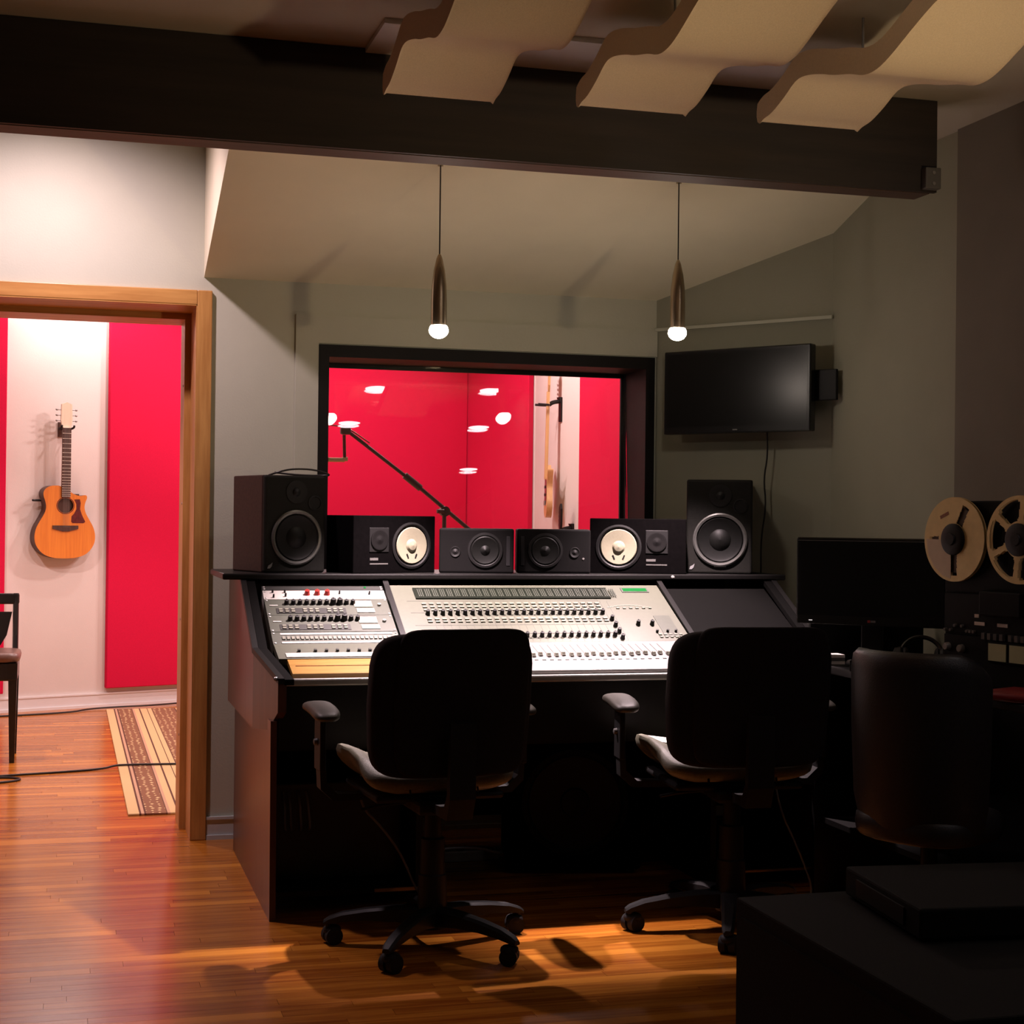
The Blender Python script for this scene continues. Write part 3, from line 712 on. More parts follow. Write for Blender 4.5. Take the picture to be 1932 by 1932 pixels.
# ------------------------------------------------------------------ loudspeakers on the shelf
SZ = 1.197
def big_monitor(label, loc, rz):
    o = thing('studio_monitor', label, 'speaker', loc, rz, 'tall grey studio monitors')
    w, h, d = 0.136, 0.395, 0.30
    MB().rbox(-w, w, 0.012, d, 0, h, 0.006).build('cabinet', M_speaker_side, o)
    MB().rbox(-w, w, -0.012, 0.014, 0, h, 0.010, 3).build('front_baffle', M_speaker, o)
    F = lambda x, z: Matrix.Translation((x, -0.012, z)) @ Matrix.Rotation(PI / 2, 4, 'X')
    MB().lathe([(0.112, 0), (0.112, 0.008), (0.106, 0.012), (0.098, 0.010), (0.095, 0.001)], 40, F(0.004, 0.143), False).build('woofer_ring', M_ring, o, True)
    MB().lathe([(0.096, 0.001), (0.090, 0.008), (0.080, 0.004), (0.045, 0.001), (0.042, 0.004), (0.02, 0.014), (0.0005, 0.017)], 36, F(0.004, 0.143), False).build('woofer_cone', M_cone, o, True)
    MB().lathe([(0.047, 0), (0.047, 0.003), (0.040, 0.004), (0.018, 0.001), (0.014, 0.006), (0.0005, 0.010)], 28, F(0.004, 0.328), False).build('tweeter', M_black, o, True)
    MB().lathe([(0.031, 0), (0.031, 0.003), (0.026, 0.004), (0.024, 0.0005), (0.0005, 0.0005)], 24, F(0.087, 0.285), False).build('bass_port', M_black, o, True)
    MB().prism([(-0.122, 0.018), (-0.112, 0.018), (-0.104, 0.026), (-0.100, 0.042), (-0.107, 0.036), (-0.118, 0.030)], -0.0145, -0.0118, 'y').build('printed_emblem', M_logo, o)
    return o
big_monitor('tall grey studio monitor on the left end of the shelf, cable on top', (0.895, 6.47, SZ), R(18))
r_ = big_monitor('tall grey studio monitor on the right end of the shelf under the television', (2.748, 6.44, SZ), R(-24)); r_.scale = (1.05, 1.05, 1.04)
MB().box(-0.02, 0.03, -0.0135, -0.0118, 0.028, 0.036).build('logo_plate', M_silver, r_)
def cone_monitor(label, loc, rz, flip):
    o = thing('bookshelf_speaker', label, 'speaker', loc, rz, 'black speakers with white cones')
    w, h, d = 0.193, 0.225, 0.20; s = flip
    MB().rbox(-w, w, 0, d, 0, h, 0.003).build('cabinet', M_ns, o)
    F = lambda x, z: Matrix.Translation((x, 0, z)) @ Matrix.Rotation(PI / 2, 4, 'X')
    MB().lathe([(0.092, 0), (0.092, 0.004), (0.084, 0.006), (0.078, 0.002)], 40, F(s * 0.078, 0.108), False).build('woofer_frame', M_black, o, True)
    MB().lathe([(0.073, 0.003), (0.070, 0.006), (0.026, 0.0015), (0.026, 0.002), (0.018, 0.010), (0.0005, 0.014)], 40, F(s * 0.078, 0.108), False).build('white_cone', M_whitecone, o, True, 25)
    for q in (-1, 1):
        MB().box(-0.0028, 0.0028, -0.0095, 0.0095, 0, 0.0022, Matrix.Translation((s * 0.078 + q * 0.020, -0.0035, 0.066)) @ Matrix.Rotation(PI / 2, 4, 'X') @ Matrix.Rotation(q * -R(22), 4, 'Z')).build('lead_wire', M_black, o)
    MB().rbox(s * -0.075 - 0.045, s * -0.075 + 0.045, -0.003, 0.001, 0.082, 0.178, 0.003).build('tweeter_plate', M_black, o)
    MB().lathe([(0.040, 0), (0.040, 0.004), (0.034, 0.005), (0.022, 0.001), (0.014, 0.003), (0.0005, 0.006)], 28, F(s * -0.075, 0.130) @ Matrix.Translation((0, 0, 0.003)), False).build('tweeter', M_speaker_small, o, True)
    MB().box(s * -0.075 - 0.042, s * -0.075 - 0.004, -0.0012, 0.001, 0.050, 0.060).build('logo_strip', M_grey, o)
    MB().box(s * -0.075 - 0.042, s * -0.075 + 0.042, -0.0012, 0.001, 0.034, 0.039).build('printed_line', M_grey, o)
    o.scale = (1.07, 1.0, 1.05)
    return o
cone_monitor('black speaker with white cone lying beside the left grey monitor', (1.312, 6.46, SZ), R(24), 1)
cone_monitor('black speaker with white cone lying beside the right grey monitor', (2.376, 6.45, SZ), R(-18), -1)
def small_monitor(label, loc, rz, s):
    o = thing('small_monitor', label, 'speaker', loc, rz, 'small black speakers in the middle of the shelf')
    w, h, d = 0.150, 0.180, 0.20
    MB().rbox(-w, w, 0, d, 0, h, 0.008, 3).build('cabinet', M_speaker_small, o)
    F = lambda x, z: Matrix.Translation((x, 0, z)) @ Matrix.Rotation(PI / 2, 4, 'X')
    MB().lathe([(0.072, 0), (0.070, 0.006), (0.062, 0.007), (0.058, 0.003)], 36, F(s * 0.035, 0.092), False).build('woofer_ring', M_black, o, True)
    MB().lathe([(0.058, 0.003), (0.053, 0.007), (0.045, 0.004), (0.02, 0.001), (0.018, 0.004), (0.0005, 0.012)], 32, F(s * 0.035, 0.092), False).build('woofer_cone', M_cone, o, True)
    MB().lathe([(0.022, 0), (0.020, 0.004), (0.012, 0.001), (0.0005, 0.006)], 24, F(s * -0.085, 0.085), False).build('tweeter', M_black, o, True)
    MB().rbox(s * 0.128 - 0.008, s * 0.128 + 0.008, -0.002, 0.002, 0.03, 0.15, 0.002).build('port_slot', M_blacksoft, o)
    o.scale = (1.045, 0.9, 1.04)
    return o
small_monitor('small black speaker in the shelf middle, left one of the pair', (1.660, 6.46, SZ), R(-15), 1)
sp_ = small_monitor('small black speaker in the shelf middle, right one with a lit spot', (2.000, 6.46, SZ), R(-13), -1)
MB().lathe([(0.005, 0), (0.004, 0.002)], 8, Matrix.Translation((0.085 + 0.035, 0, 0.06)) @ Matrix.Rotation(PI / 2, 4, 'X')).build('power_light', M_silver, sp_)
cable('black lead looped on top of the left grey monitor', [(0.80, 6.55, SZ + .397), (0.84, 6.50, SZ + .412), (0.90, 6.55, SZ + .425), (0.99, 6.56, SZ + .424), (1.06, 6.55, SZ + .402), (1.03, 6.60, SZ + .400), (0.92, 6.58, SZ + .40), (0.83, 6.60, SZ + .41)], 0.004)

# ------------------------------------------------------------------ pendants
def pendant(label, b, ztop):
    o = thing('pendant_lamp', label, 'lamp', (b[0], b[1], b[2] - 0.04), 0, 'slim pendant lamps over the desk')
    MB().lathe([(0.0005, 0.335), (0.006, 0.330), (0.012, 0.315), (0.022, 0.27), (0.029, 0.21), (0.031, 0.15), (0.031, 0.055), (0.028, 0.05), (0.0005, 0.05)], 28).build('shade', M_chrome, o, True, 30)
    MB().cyl((0, 0, 0.33), (0, 0, ztop - b[2] + 0.04), 0.0028, n=8).build('cord', M_cable, o)
    MB().lathe([(0.011, -0.012), (0.011, 0), (0.004, 0)][::-1], 16, Matrix.Translation((0, 0, ztop - b[2] + 0.045))).build('ceiling_rose', M_chrome, o, True)
    MB().pad(0.038, 0.038, 0.032, 1, 1, 24, 14, None, Matrix.Translation((0, 0, 0.035))).build('bulb', M_bulb, o, True)
    return o
pendant('slim brushed metal pendant lamp hanging over the left of the desk', BULBS[0], 3.117 - 0.313 * (6.05 - 5.06))
pendant('slim brushed metal pendant lamp hanging near the television', BULBS[1], 3.117 - 0.313 * (6.05 - 5.06))

# ------------------------------------------------------------------ television on the angled wall
tv = thing('television', 'black flat television mounted on the angled wall', 'television', (2.8885, 6.608, 1.825), math.atan2(-0.598, 0.449))
W = 0.374
MB().rbox(-W, W, 0, 0.05, 0, 0.382, 0.006).build('housing', M_bezel, tv)
MB().box(-W + 0.016, W - 0.016, -0.001, 0.002, 0.032, 0.366).build('screen', M_screen, tv)
MB().box(-0.010, 0.014, -0.002, 0.001, 0.012, 0.017).build('logo', M_logo, tv)
MB().rbox(0.31, 0.47, 0.055, 0.075, 0.135, 0.27, 0.004).box(-0.1, 0.35, 0.05, 0.07, 0.12, 0.25).build('wall_bracket', M_black, tv)
MB().box(0.0, 0.06, 0.07, 0.146, 0.15, 0.22).build('bracket_arm', M_black, tv)
cable('black lead hanging from the television down the angled wall', [(3.02, 6.55, 1.84), (3.03, 6.56, 1.72), (3.015, 6.57, 1.62), (3.03, 6.57, 1.5), (3.01, 6.58, 1.35), (3.012, 6.58, 1.2), (3.01, 6.58, 1.0)], 0.004)
# ------------------------------------------------------------------ wavy ceiling panels
def cloud(label, x0, x1, dz=0.0, ye=4.60):
    o = thing('wavy_acoustic_panel', label, 'ceiling panel', ((x0 + x1) / 2, ye - 0.6, 2.66 + dz), 0, 'wavy acoustic panels under the ceiling')
    # underside line along the length: (distance from the far end, height)
    pts = [(0, 0.012), (0.03, 0.020), (0.09, 0.026), (0.17, 0.049), (0.25, 0.078), (0.32, 0.078), (0.42, 0.056), (0.50, 0.032), (0.60, 0.008), (0.68, -0.016), (0.75, -0.019), (0.82, -0.004), (0.92, 0.030),
           (1.02, 0.062), (1.10, 0.078), (1.16, 0.072)]
    sm = []
    for k in range(len(pts) - 1):
        p0 = pts[max(k - 1, 0)]; p1 = pts[k]; p2 = pts[k + 1]; p3 = pts[min(k + 2, len(pts) - 1)]
        for q in range(3):
            t = q / 3
            sm.append(tuple(0.5 * (2 * p1[i] + (p2[i] - p0[i]) * t + (2 * p0[i] - 5 * p1[i] + 4 * p2[i] - p3[i]) * t * t + (3 * p1[i] - p0[i] - 3 * p2[i] + p3[i]) * t ** 3) for i in (0, 1)))
    sm.append(pts[-1]); T = 0.062
    low = [(0.6 - d, h) for d, h in sm]
    top = [(0.6 - d, h + T) for d, h in sm]
    e = 0.6 + 0.018
    edge = [(e - 0.004, 0.012 + T * .92), (e, 0.012 + T * .6), (e, 0.012 + T * .35), (e - 0.006, 0.012 + T * .1)]
    poly = low[::1] + top[::-1] + edge
    w = (x1 - x0) / 2
    mb = MB(); n = len(poly)
    # sides slightly rounded: three rings
    rings = [(-w, 0.006), (-w + 0.008, 0.0), (w - 0.008, 0.0), (w, 0.006)]
    cyy = sum(p[1] for p in poly) / n
    v, f = [], []
    for x, ins in rings:
        for i, p in enumerate(poly):
            a, b_ = poly[i - 1], poly[(i + 1) % n]
            tx, tz = b_[0] - a[0], b_[1] - a[1]; l = math.hypot(tx, tz) or 1
            sgn = 1
            v.append((x, p[0] - sgn * tz / l * ins * 1.0, p[1] + sgn * tx / l * ins * 1.0) if ins else (x, p[0], p[1]))
    for j in range(3):
        for i in range(n): f.append((j * n + i, j * n + (i + 1) % n, (j + 1) * n + (i + 1) % n, (j + 1) * n + i))
    # end caps as strips between underside and top
    m = len(low)
    for base in (0, 3 * n):
        for i in range(m - 1): f.append((base + i, base + i + 1, base + n - 5 - i - 1 + 0, base + n - 5 - i))
        f.append((base + 0, base + n - 5, base + n - 4, base + n - 3, base + n - 2, base + n - 1))
    mb.add(v, f)
    mb.build('wave_sheet', M_cloud, o, True, 50)
    for y in (0.25, -0.45):
        MB().cyl((0, y, 0.09), (0, y, 2.92 - 2.66 - dz), 0.004, n=8).build('hanger_rod', M_silver, o)
    return o
cloud('leftmost of three cream wavy acoustic panels under the ceiling', 0.885, 1.217)
cloud('middle one of three cream wavy acoustic panels under the ceiling', 1.485, 1.835, 0.012)
cloud('rightmost of three cream wavy acoustic panels under the ceiling', 2.085, 2.425, 0.010)

# recessed lights of the control room ceiling, seen only as reflections in the window
for (x, y), lab in zip(((2.16, 3.47), (2.18, 2.18), (3.0, 3.53), (3.26, 2.15), (3.68, 0.13)), ('upper left of the white spots', 'just above the microphone boom tip', 'upper right of the white spots', 'second lowest of the white spots', 'lowest of the white spots')):
    o = thing('recessed_downlight', 'round ceiling downlight mirrored in the window, ' + lab, 'lamp', (x, y, 2.92), 0, 'recessed ceiling downlights')
    MB().lathe([(0.10, 0), (0.10, -0.006), (0.088, -0.006), (0.085, -0.002)], 24, None, False).build('trim_ring', M_white, o, True)
    MB().lathe([(0.086, -0.001), (0.086, -0.004)], 24).build('lens', M_downlens, o)

# ------------------------------------------------------------------ office chairs
def office_chair(label, loc, rz, base_rot, arms=(-1, 1)):
    o = thing('office_chair', label, 'chair', loc, rz, 'black office chairs at the desk')
    # five star base
    MB().lathe([(0.05, 0.065), (0.055, 0.09), (0.05, 0.125), (0.036, 0.14)], 20).build('hub', M_black, o, True)
    for k in range(5):
        a = base_rot + k * 2 * PI / 5 - rz; ca, sa = math.cos(a), math.sin(a)
        P = lambda r, z, s=0.0: (r * ca - s * sa, r * sa + s * ca, z)
        mb = MB(); ring = []
        secs = ((0.035, 0.075, 0.135, 0.034), (0.12, 0.085, 0.133, 0.028), (0.22, 0.085, 0.122, 0.024), (0.30, 0.078, 0.108, 0.021), (0.345, 0.070, 0.092, 0.019), (0.362, 0.066, 0.080, 0.013))
        v, f = [], []
        for r, zb, zt, hw in secs:
            v += [P(r, zb, -hw), P(r, zt - 0.008, -hw), P(r, zt, -hw * .6), P(r, zt, hw * .6), P(r, zt - 0.008, hw), P(r, zb, hw)]
        for i in range(len(secs) - 1):
            for q in range(6): f.append((i * 6 + q, i * 6 + (q + 1) % 6, (i + 1) * 6 + (q + 1) % 6, (i + 1) * 6 + q))
        f += [(0, 1, 2, 3, 4, 5), tuple(len(v) - 6 + q for q in range(6))]
        leg = mb.add(v, f).build('leg', M_black, o, True, 35)
        c = Vector(P(0.345, 0)); sw = a + (0.5 if k % 2 else -0.35)
        wd = Vector((math.cos(sw), math.sin(sw), 0)); ax = Vector((-wd.y, wd.x, 0)); wc = c - wd * 0.012 + Vector((0, 0, 0.029))
        mb = MB().cyl(wc - ax * 0.028, wc - ax * 0.006, 0.029, n=18).cyl(wc + ax * 0.006, wc + ax * 0.028, 0.029, n=18).cyl(wc - ax * 0.008, wc + ax * 0.008, 0.012)
        mb.cyl(c + Vector((0, 0, 0.03)), c + Vector((0, 0, 0.075)), 0.011)
        mb.pad(0.030, 0.031, 0.017, 0.8, 0.9, 14, 8, None, Matrix.Translation(wc + Vector((0, 0, 0.018))) @ Matrix.Rotation(sw, 4, 'Z'))
        mb.build('caster', M_blacksoft, leg, True, 40)
    MB().lathe([(0.050, 0.13), (0.047, 0.24), (0.042, 0.245), (0.040, 0.36), (0.030, 0.365), (0.028, 0.47)], 20).build('gas_column', M_black, o, True)
    MB().rbox(-0.09, 0.09, -0.14, 0.16, 0.46, 0.505, 0.012).build('tilt_mechanism', M_black, o)
    MB().tube([(-0.08, 0.02, 0.48), (-0.17, 0.02, 0.475), (-0.24, 0.03, 0.46)], 0.006, 8, 1).build('lever', M_black, o, True)
    # seat: cushion with raised bolsters at the sides
    def seatf(p):
        x, y, z = p; e = abs(x) / 0.26
        lift = 0.070 * max(0, (e - 0.55) / 0.45) ** 1.2 * min(1, max(0.25, (y + 0.26) / 0.16)) - 0.018 * max(0, (y - 0.10) / 0.15) ** 2
        return (x, y, z + lift + 0.008 * math.cos(3 * y))
    seat = MB().pad(0.262, 0.25, 0.050, 0.7, 0.26, 48, 16, seatf, Matrix.Translation((0, 0.125, 0.555))).build('seat', M_leather, o, True, 60)
    for s in (-1, 1):
        pts = []
        for k in range(9):
            y = -0.236 + 0.06 * k; pts.append(Vector((s * 0.115, y + 0.125, 0.604 - (0.05 if k == 0 else 0) + 0.008 * math.cos(3 * y))))
        MB().tube([(s * 0.115, -0.125, 0.53)] + pts, 0.0035, 6, 1).build('piping', M_black, seat, True)
    MB().rbox(-0.22, 0.22, -0.09, 0.33, 0.497, 0.522, 0.01).build('seat_pan', M_black, o)
    # backrest cushion and rear shell
    def backf(p):
        x, y, z = p
        w = 1 - 0.06 * max(0, (z - 0.06) / 0.2) ** 2 - 0.05 * max(0, (-z - 0.05) / 0.2)
        return (x * w, y + 0.55 * x * x - 0.13 * z + 0.02 * math.cos(5 * z), z)
    back = MB().pad(0.272, 0.05, 0.232, 0.30, 0.42, 40, 22, backf, Matrix.Translation((0, -0.228, 0.825))).build('backrest', M_fabric, o, True, 60)
    MB().pad(0.225, 0.022, 0.236, 0.22, 0.42, 36, 20, backf, Matrix.Translation((0.02, -0.275, 0.838))).build('back_shell', M_fabric, o, True, 60)
    MB().prism([(-0.10, 0.468), (-0.10, 0.498), (-0.255, 0.505), (-0.285, 0.55), (-0.300, 0.78), (-0.322, 0.78), (-0.318, 0.54), (-0.285, 0.470)], -0.043, 0.043, 'x').build('back_bar', M_black, o)
    for s in arms:
        arm = MB().pad(0.048, 0.135, 0.022, 0.8, 0.6, 28, 12, lambda p: (p[0] + 0.6 * p[1] * p[1] * s, p[1], p[2] + 0.10 * p[1] - 1.1 * max(0, p[1] - 0.02) ** 2), Matrix.Translation((s * 0.340, 0.17, 0.775))).build('arm_pad', M_armpad, o, True, 60)
        mb = MB().prism([(s * 0.10, 0.478), (s * 0.10, 0.496), (s * 0.30, 0.503), (s * 0.338, 0.54), (s * 0.345, 0.66), (s * 0.365, 0.66), (s * 0.358, 0.52), (s * 0.315, 0.480)][::s], 0.105, 0.165, 'y')
        mb.rbox(s * 0.355 - 0.010, s * 0.355 + 0.010, 0.09, 0.18, 0.58, 0.765, 0.004)
        mb.build('arm_post', M_black, o, False)
        MB().lathe([(0.012, 0), (0.010, 0.01), (0.004, 0.012)], 12, Matrix.Translation((s * 0.366, 0.135, 0.675)) @ Matrix.Rotation(s * PI / 2, 4, 'Y')).build('height_button', M_grey, o, True)
    return o
office_chair('black office chair nearest the middle, in front of the left bay', (1.19, 5.17, 0), R(4), R(90))
office_chair('black office chair at the right end of the mixing console', (2.262, 5.165, 0), R(-6), R(102)).scale = (1.05, 1.0, 1.0)
sh = tag(MB().box(-0.06, 0.06, -0.08, 0.08, 0, 0.002).build('paper_sheet', M_paper), 'white sheet of paper lying on the seat of the right office chair', 'paper')
sh.location = (2.095, 5.38, 0.632); sh.rotation_euler = (0, R(7), R(-8))
tk = thing('task_chair', 'black leather barrel chair turned to the side desk, right of the office chairs', 'chair', (2.49, 4.23, 0), R(-62)); tk.scale = (0.84, 0.84, 1.03)
def barrel(p):
    return p
mb = MB(); v, f = [], []; N = 26
prof = [(0.235, 0.52), (0.255, 0.60), (0.265, 0.80), (0.268, 0.97), (0.262, 1.005), (0.243, 1.022), (0.215, 1.018), (0.198, 0.995), (0.195, 0.80), (0.20, 0.58), (0.215, 0.52)]
for k in range(N):
    a = R(180 + 12) + R(156) * k / (N - 1)
    edge = min(k, N - 1 - k); drop = 0.05 * max(0, 1 - edge / 5) ** 2
    for r, z in prof: v.append((r * math.cos(a) * 1.05, r * math.sin(a), z - drop * (z - 0.5) / 0.5))
m_ = len(prof)
for k in range(N - 1):
    for i in range(m_): f.append((k * m_ + i, k * m_ + (i + 1) % m_, (k + 1) * m_ + (i + 1) % m_, (k + 1) * m_ + i))
f += [tuple(range(m_)), tuple((N - 1) * m_ + i for i in range(m_))]
mb.add(v, f).build('backrest', M_leatherblack, tk, True, 60)
MB().pad(0.235, 0.235, 0.05, 0.5, 0.7, 32, 12, None, Matrix.Translation((0, 0, 0.52))).build('seat', M_leatherblack, tk, True, 60)
MB().lathe([(0.05, 0.07), (0.05, 0.13), (0.03, 0.14), (0.03, 0.47), (0.09, 0.475)], 18).build('gas_column', M_black, tk, True)
for k in range(5):
    a = k * 2 * PI / 5 + 0.3
    lg = MB().tube([(0.03 * math.cos(a), 0.03 * math.sin(a), 0.10), (0.18 * math.cos(a), 0.18 * math.sin(a), 0.095), (0.29 * math.cos(a), 0.29 * math.sin(a), 0.075)], [0.03, 0.025, 0.018], 8).build('leg', M_black, tk, True)
    c = Vector((0.28 * math.cos(a), 0.28 * math.sin(a), 0.028)); t = Vector((-math.sin(a), math.cos(a), 0))
    MB().cyl(c - t * 0.025, c - t * 0.005, 0.028, n=16).cyl(c + t * 0.005, c + t * 0.025, 0.028, n=16).cyl(c, c + Vector((0, 0, 0.045)), 0.01).build('caster', M_blacksoft, lg, True, 40)

# ------------------------------------------------------------------ side desk, monitor, tape machine
sd = thing('side_desk', 'dark side desk along the right wall under the tape machine', 'desk', (2.90, 4.75, 0))
OFF = sd.location
SDZ = 0.90
MB(OFF).rbox(2.70, 3.22, 4.02, 5.52, SDZ - 0.03, SDZ, 0.006).build('desk_top', M_laminate, sd)
for y in (4.06, 5.46):
    MB(OFF).box(2.73, 3.20, y, y + 0.025, 0, SDZ - 0.03).build('side_panel', M_laminate, sd)
MB(OFF).box(3.17, 3.19, 4.085, 5.46, 0.25, SDZ - 0.03).build('back_panel', M_laminate, sd)
MB(OFF).box(2.75, 3.17, 4.085, 5.46, 0.30, 0.32).build('lower_shelf', M_laminate, sd)

tag(MB().rbox(2.72, 3.20, 5.49, 5.51, SDZ, SDZ + 0.16, 0.004).build('shade_board', M_deck), 'low dark board added for the dim wall behind the computer monitor on the side desk', 'board')  # added board, its dark colour stands in for shade on the wall
mo = thing('computer_monitor', 'wide black computer monitor on the side desk left of the tape reels', 'monitor', (2.855, 5.28, SDZ), R(-42))
MB().rbox(-0.275, 0.275, -0.015, 0.025, 0.147, 0.470, 0.006).build('housing', M_bezel, mo)
MB().box(-0.258, 0.258, -0.0165, -0.014, 0.190, 0.456).build('screen', M_screen, mo)
MB().box(-0.27, 0.27, -0.0175, -0.014, 0.457, 0.460).build('bezel_line', M_grey, mo)
MB().box(-0.268, 0.268, -0.017, -0.014, 0.150, 0.180).build('chin', M_speaker, mo)
MB().box(-0.005, 0.005, -0.019, -0.016, 0.159, 0.168).build('logo_mark', M_logored, mo)
MB().box(0.007, 0.024, -0.019, -0.016, 0.160, 0.167).build('logo', M_logo, mo)
MB().box(-0.225, -0.212, -0.019, -0.016, 0.160, 0.163).build('power_light', M_led, mo)
MB().rbox(-0.04, 0.04, 0.026, 0.045, 0.015, 0.22, 0.005).build('stand_neck', M_black, mo)
MB().pad(0.085, 0.08, 0.010, 0.5, 1, 32, 8, None, Matrix.Translation((0, 0.0, 0.0105))).build('stand_foot', M_grey, mo, True)

TD = R(-78.5)
td = thing('tape_machine', 'black reel to reel tape machine standing at the right edge', 'tape machine', (2.775, 4.575, SDZ), TD)
# local: x along the face (towards the camera), -y out of the face
MB().rbox(-0.075, 0.40, 0.03, 0.17, 0.0, 0.60, 0.006).build('case', M_deck, td)
MB().box(-0.065, 0.39, 0.022, 0.03, 0.31, 0.595).build('reel_plate', M_deck, td)
MB().box(-0.065, 0.39, 0.020, 0.03, 0.175, 0.300).build('transport_panel', M_deck, td)
MB().box(-0.065, 0.39, 0.020, 0.03, 0.01, 0.165).build('meter_panel', M_deck, td)
MB().rbox(0.12, 0.30, -0.01, 0.022, 0.235, 0.315, 0.006).build('head_cover', M_deck, td)
for i, (x, z, w_) in enumerate(((0.075, 0.226, 0.020), (0.075, 0.202, 0.045), (0.175, 0.202, 0.045))):
    MB().box(x, x + w_, 0.017, 0.021, z, z + 0.011).build('label_plate', M_paper, td)
k = MB().box(0, 0.014, 0.008, 0.020, 0, 0.020).build('push_button', M_grey, td)
for i in range(9):
    q = k if i == 0 else put(k, parent=td); q.location = (0.115 + i * 0.026 + (0.012 if i > 3 else 0), 0, 0.160)
k = MB().lathe([(0.014, 0), (0.013, 0.012), (0.010, 0.016)], 16, Matrix.Rotation(PI / 2, 4, 'X')).build('level_knob', M_silver, td, True)
for i, (x, z) in enumerate(((-0.045, 0.125), (0.018, 0.122), (0.33, 0.115))):
    q = k if i == 0 else put(k, parent=td); q.location = (x, 0.020, z)
for x in (0.145, 0.235):
    MB().rbox(x - 0.006, x + 0.082, 0.012, 0.022, 0.088, 0.155, 0.003).build('meter_housing', M_deck, td)
    MB().box(x, x + 0.075, 0.010, 0.0125, 0.095, 0.149).build('level_meter', M_vu, td)
k = MB().lathe([(0.006, 0), (0.005, 0.01)], 10, Matrix.Rotation(PI / 2, 4, 'X')).build('switch', M_grey, td, True)
for i, x in enumerate((-0.055, -0.03, 0.045, 0.06, 0.075, -0.01, 0.022)):
    q = k if i == 0 else put(k, parent=td); q.location = (x, 0.020, 0.180 if i < 5 else 0.195)

def reel(name, label, cx_, cz_, kind):
    o = thing(name, label, 'tape reel', (0, 0, 0), 0, 'metal tape reels on the tape machine')
    M = Matrix.Translation(td.location) @ Matrix.Rotation(TD, 4, 'Z') @ Matrix.Translation((cx_, 0.0, cz_))
    o.location = M.to_translation(); o.rotation_euler = (0, 0, TD)
    NS, rr = 180, [0.040, 0.046, 0.052, 0.058, 0.0605, 0.065, 0.070, 0.076, 0.082, 0.088, 0.094, 0.100, 0.106, 0.112, 0.118, 0.1215, 0.125, 0.130, 0.137]
    def hole(r, a):
        a = math.degrees(a) % 360
        if kind == 'six':
            if not 0.058 < r < 0.125: return False
            k = ((a - 23) % 60) - 30
            half = 30 - math.degrees(0.0100 / r) - (3.5 if r > 0.119 or r < 0.064 else 0)
            return abs(k) < half
        for c0, hw, r0, r1 in ((62, 5.5, 0.052, 0.118), (183, 5.0, 0.072, 0.112), (270, 5.5, 0.046, 0.118)):
            if r0 < r < r1 and abs((a - c0 + 180) % 360 - 180) < hw * 1.7 * 0.09 / r: return True
        return False
    for y0, nm in ((-0.004, 'front_flange'), (0.008, 'rear_flange')):
        v, f = [], []
        for dy in (0, 0.0022):
            for r in rr:
                for k in range(NS):
                    a = 2 * PI * k / NS; v.append((r * math.cos(a), y0 + dy, r * math.sin(a)))
        nr = len(rr); L = nr * NS
        solid = [[not hole((rr[i] + rr[i + 1]) / 2, 2 * PI * (k + .5) / NS) for k in range(NS)] for i in range(nr - 1)]
        for i in range(nr - 1):
            for k in range(NS):
                if not solid[i][k]: continue
                k2 = (k + 1) % NS; q = (i * NS + k, i * NS + k2, (i + 1) * NS + k2, (i + 1) * NS + k)
                f.append(q); f.append(tuple(L + t for t in q[::-1]))
                if i == 0 or not solid[i - 1][k]: f.append((q[0], q[1], L + q[1], L + q[0]))
                if i == nr - 2 or not solid[i + 1][k]: f.append((q[2], q[3], L + q[3], L + q[2]))
                if not solid[i][k - 1]: f.append((q[0], q[3], L + q[3], L + q[0]))
                if not solid[i][k2]: f.append((q[1], q[2], L + q[2], L + q[1]))
        MB().add(v, f).build(nm, M_reel, o)
    F = Matrix.Rotation(PI / 2, 4, 'X')
    MB().lathe([(0.051, -0.006), (0.051, 0.012), (0.044, 0.016), (0.020, 0.017), (0.018, 0.022), (0.001, 0.022)], 28, F, False).build('hub', M_black, o, True, 30)
    if kind == 'three':
        MB().lathe([(0.042, -0.0075), (0.108, -0.0075), (0.108, -0.0025), (0.042, -0.0025)], 48, F @ Matrix.Translation((0, 0, 0)), False).build('wound_tape', M_reelside, o)
        MB().box(-0.032, 0.010, -0.0046, -0.0038, 0.083, 0.094, Matrix.Rotation(R(-22), 4, 'Y')).build('printed_label', M_rust, o)
        MB().prism([(-0.128, 0.0), (-0.052, -0.002), (-0.034, -0.028), (-0.012, -0.040), (-0.012, -0.128), (-0.05, -0.118), (-0.09, -0.09), (-0.115, -0.055)], -0.0046, -0.0039, 'y').build('pale_sector', M_silverpale, o)
    MB().cyl((0, 0.008, 0), (0, 0.021, 0), 0.012).build('spindle', M_silver, o)
    return o
reel('tape_reel', 'left tan tape reel with narrow slots and reddish print', 0.0, 0.475, 'three')
reel('tape_reel', 'right tan tape reel with six open windows', 0.285, 0.478, 'six')

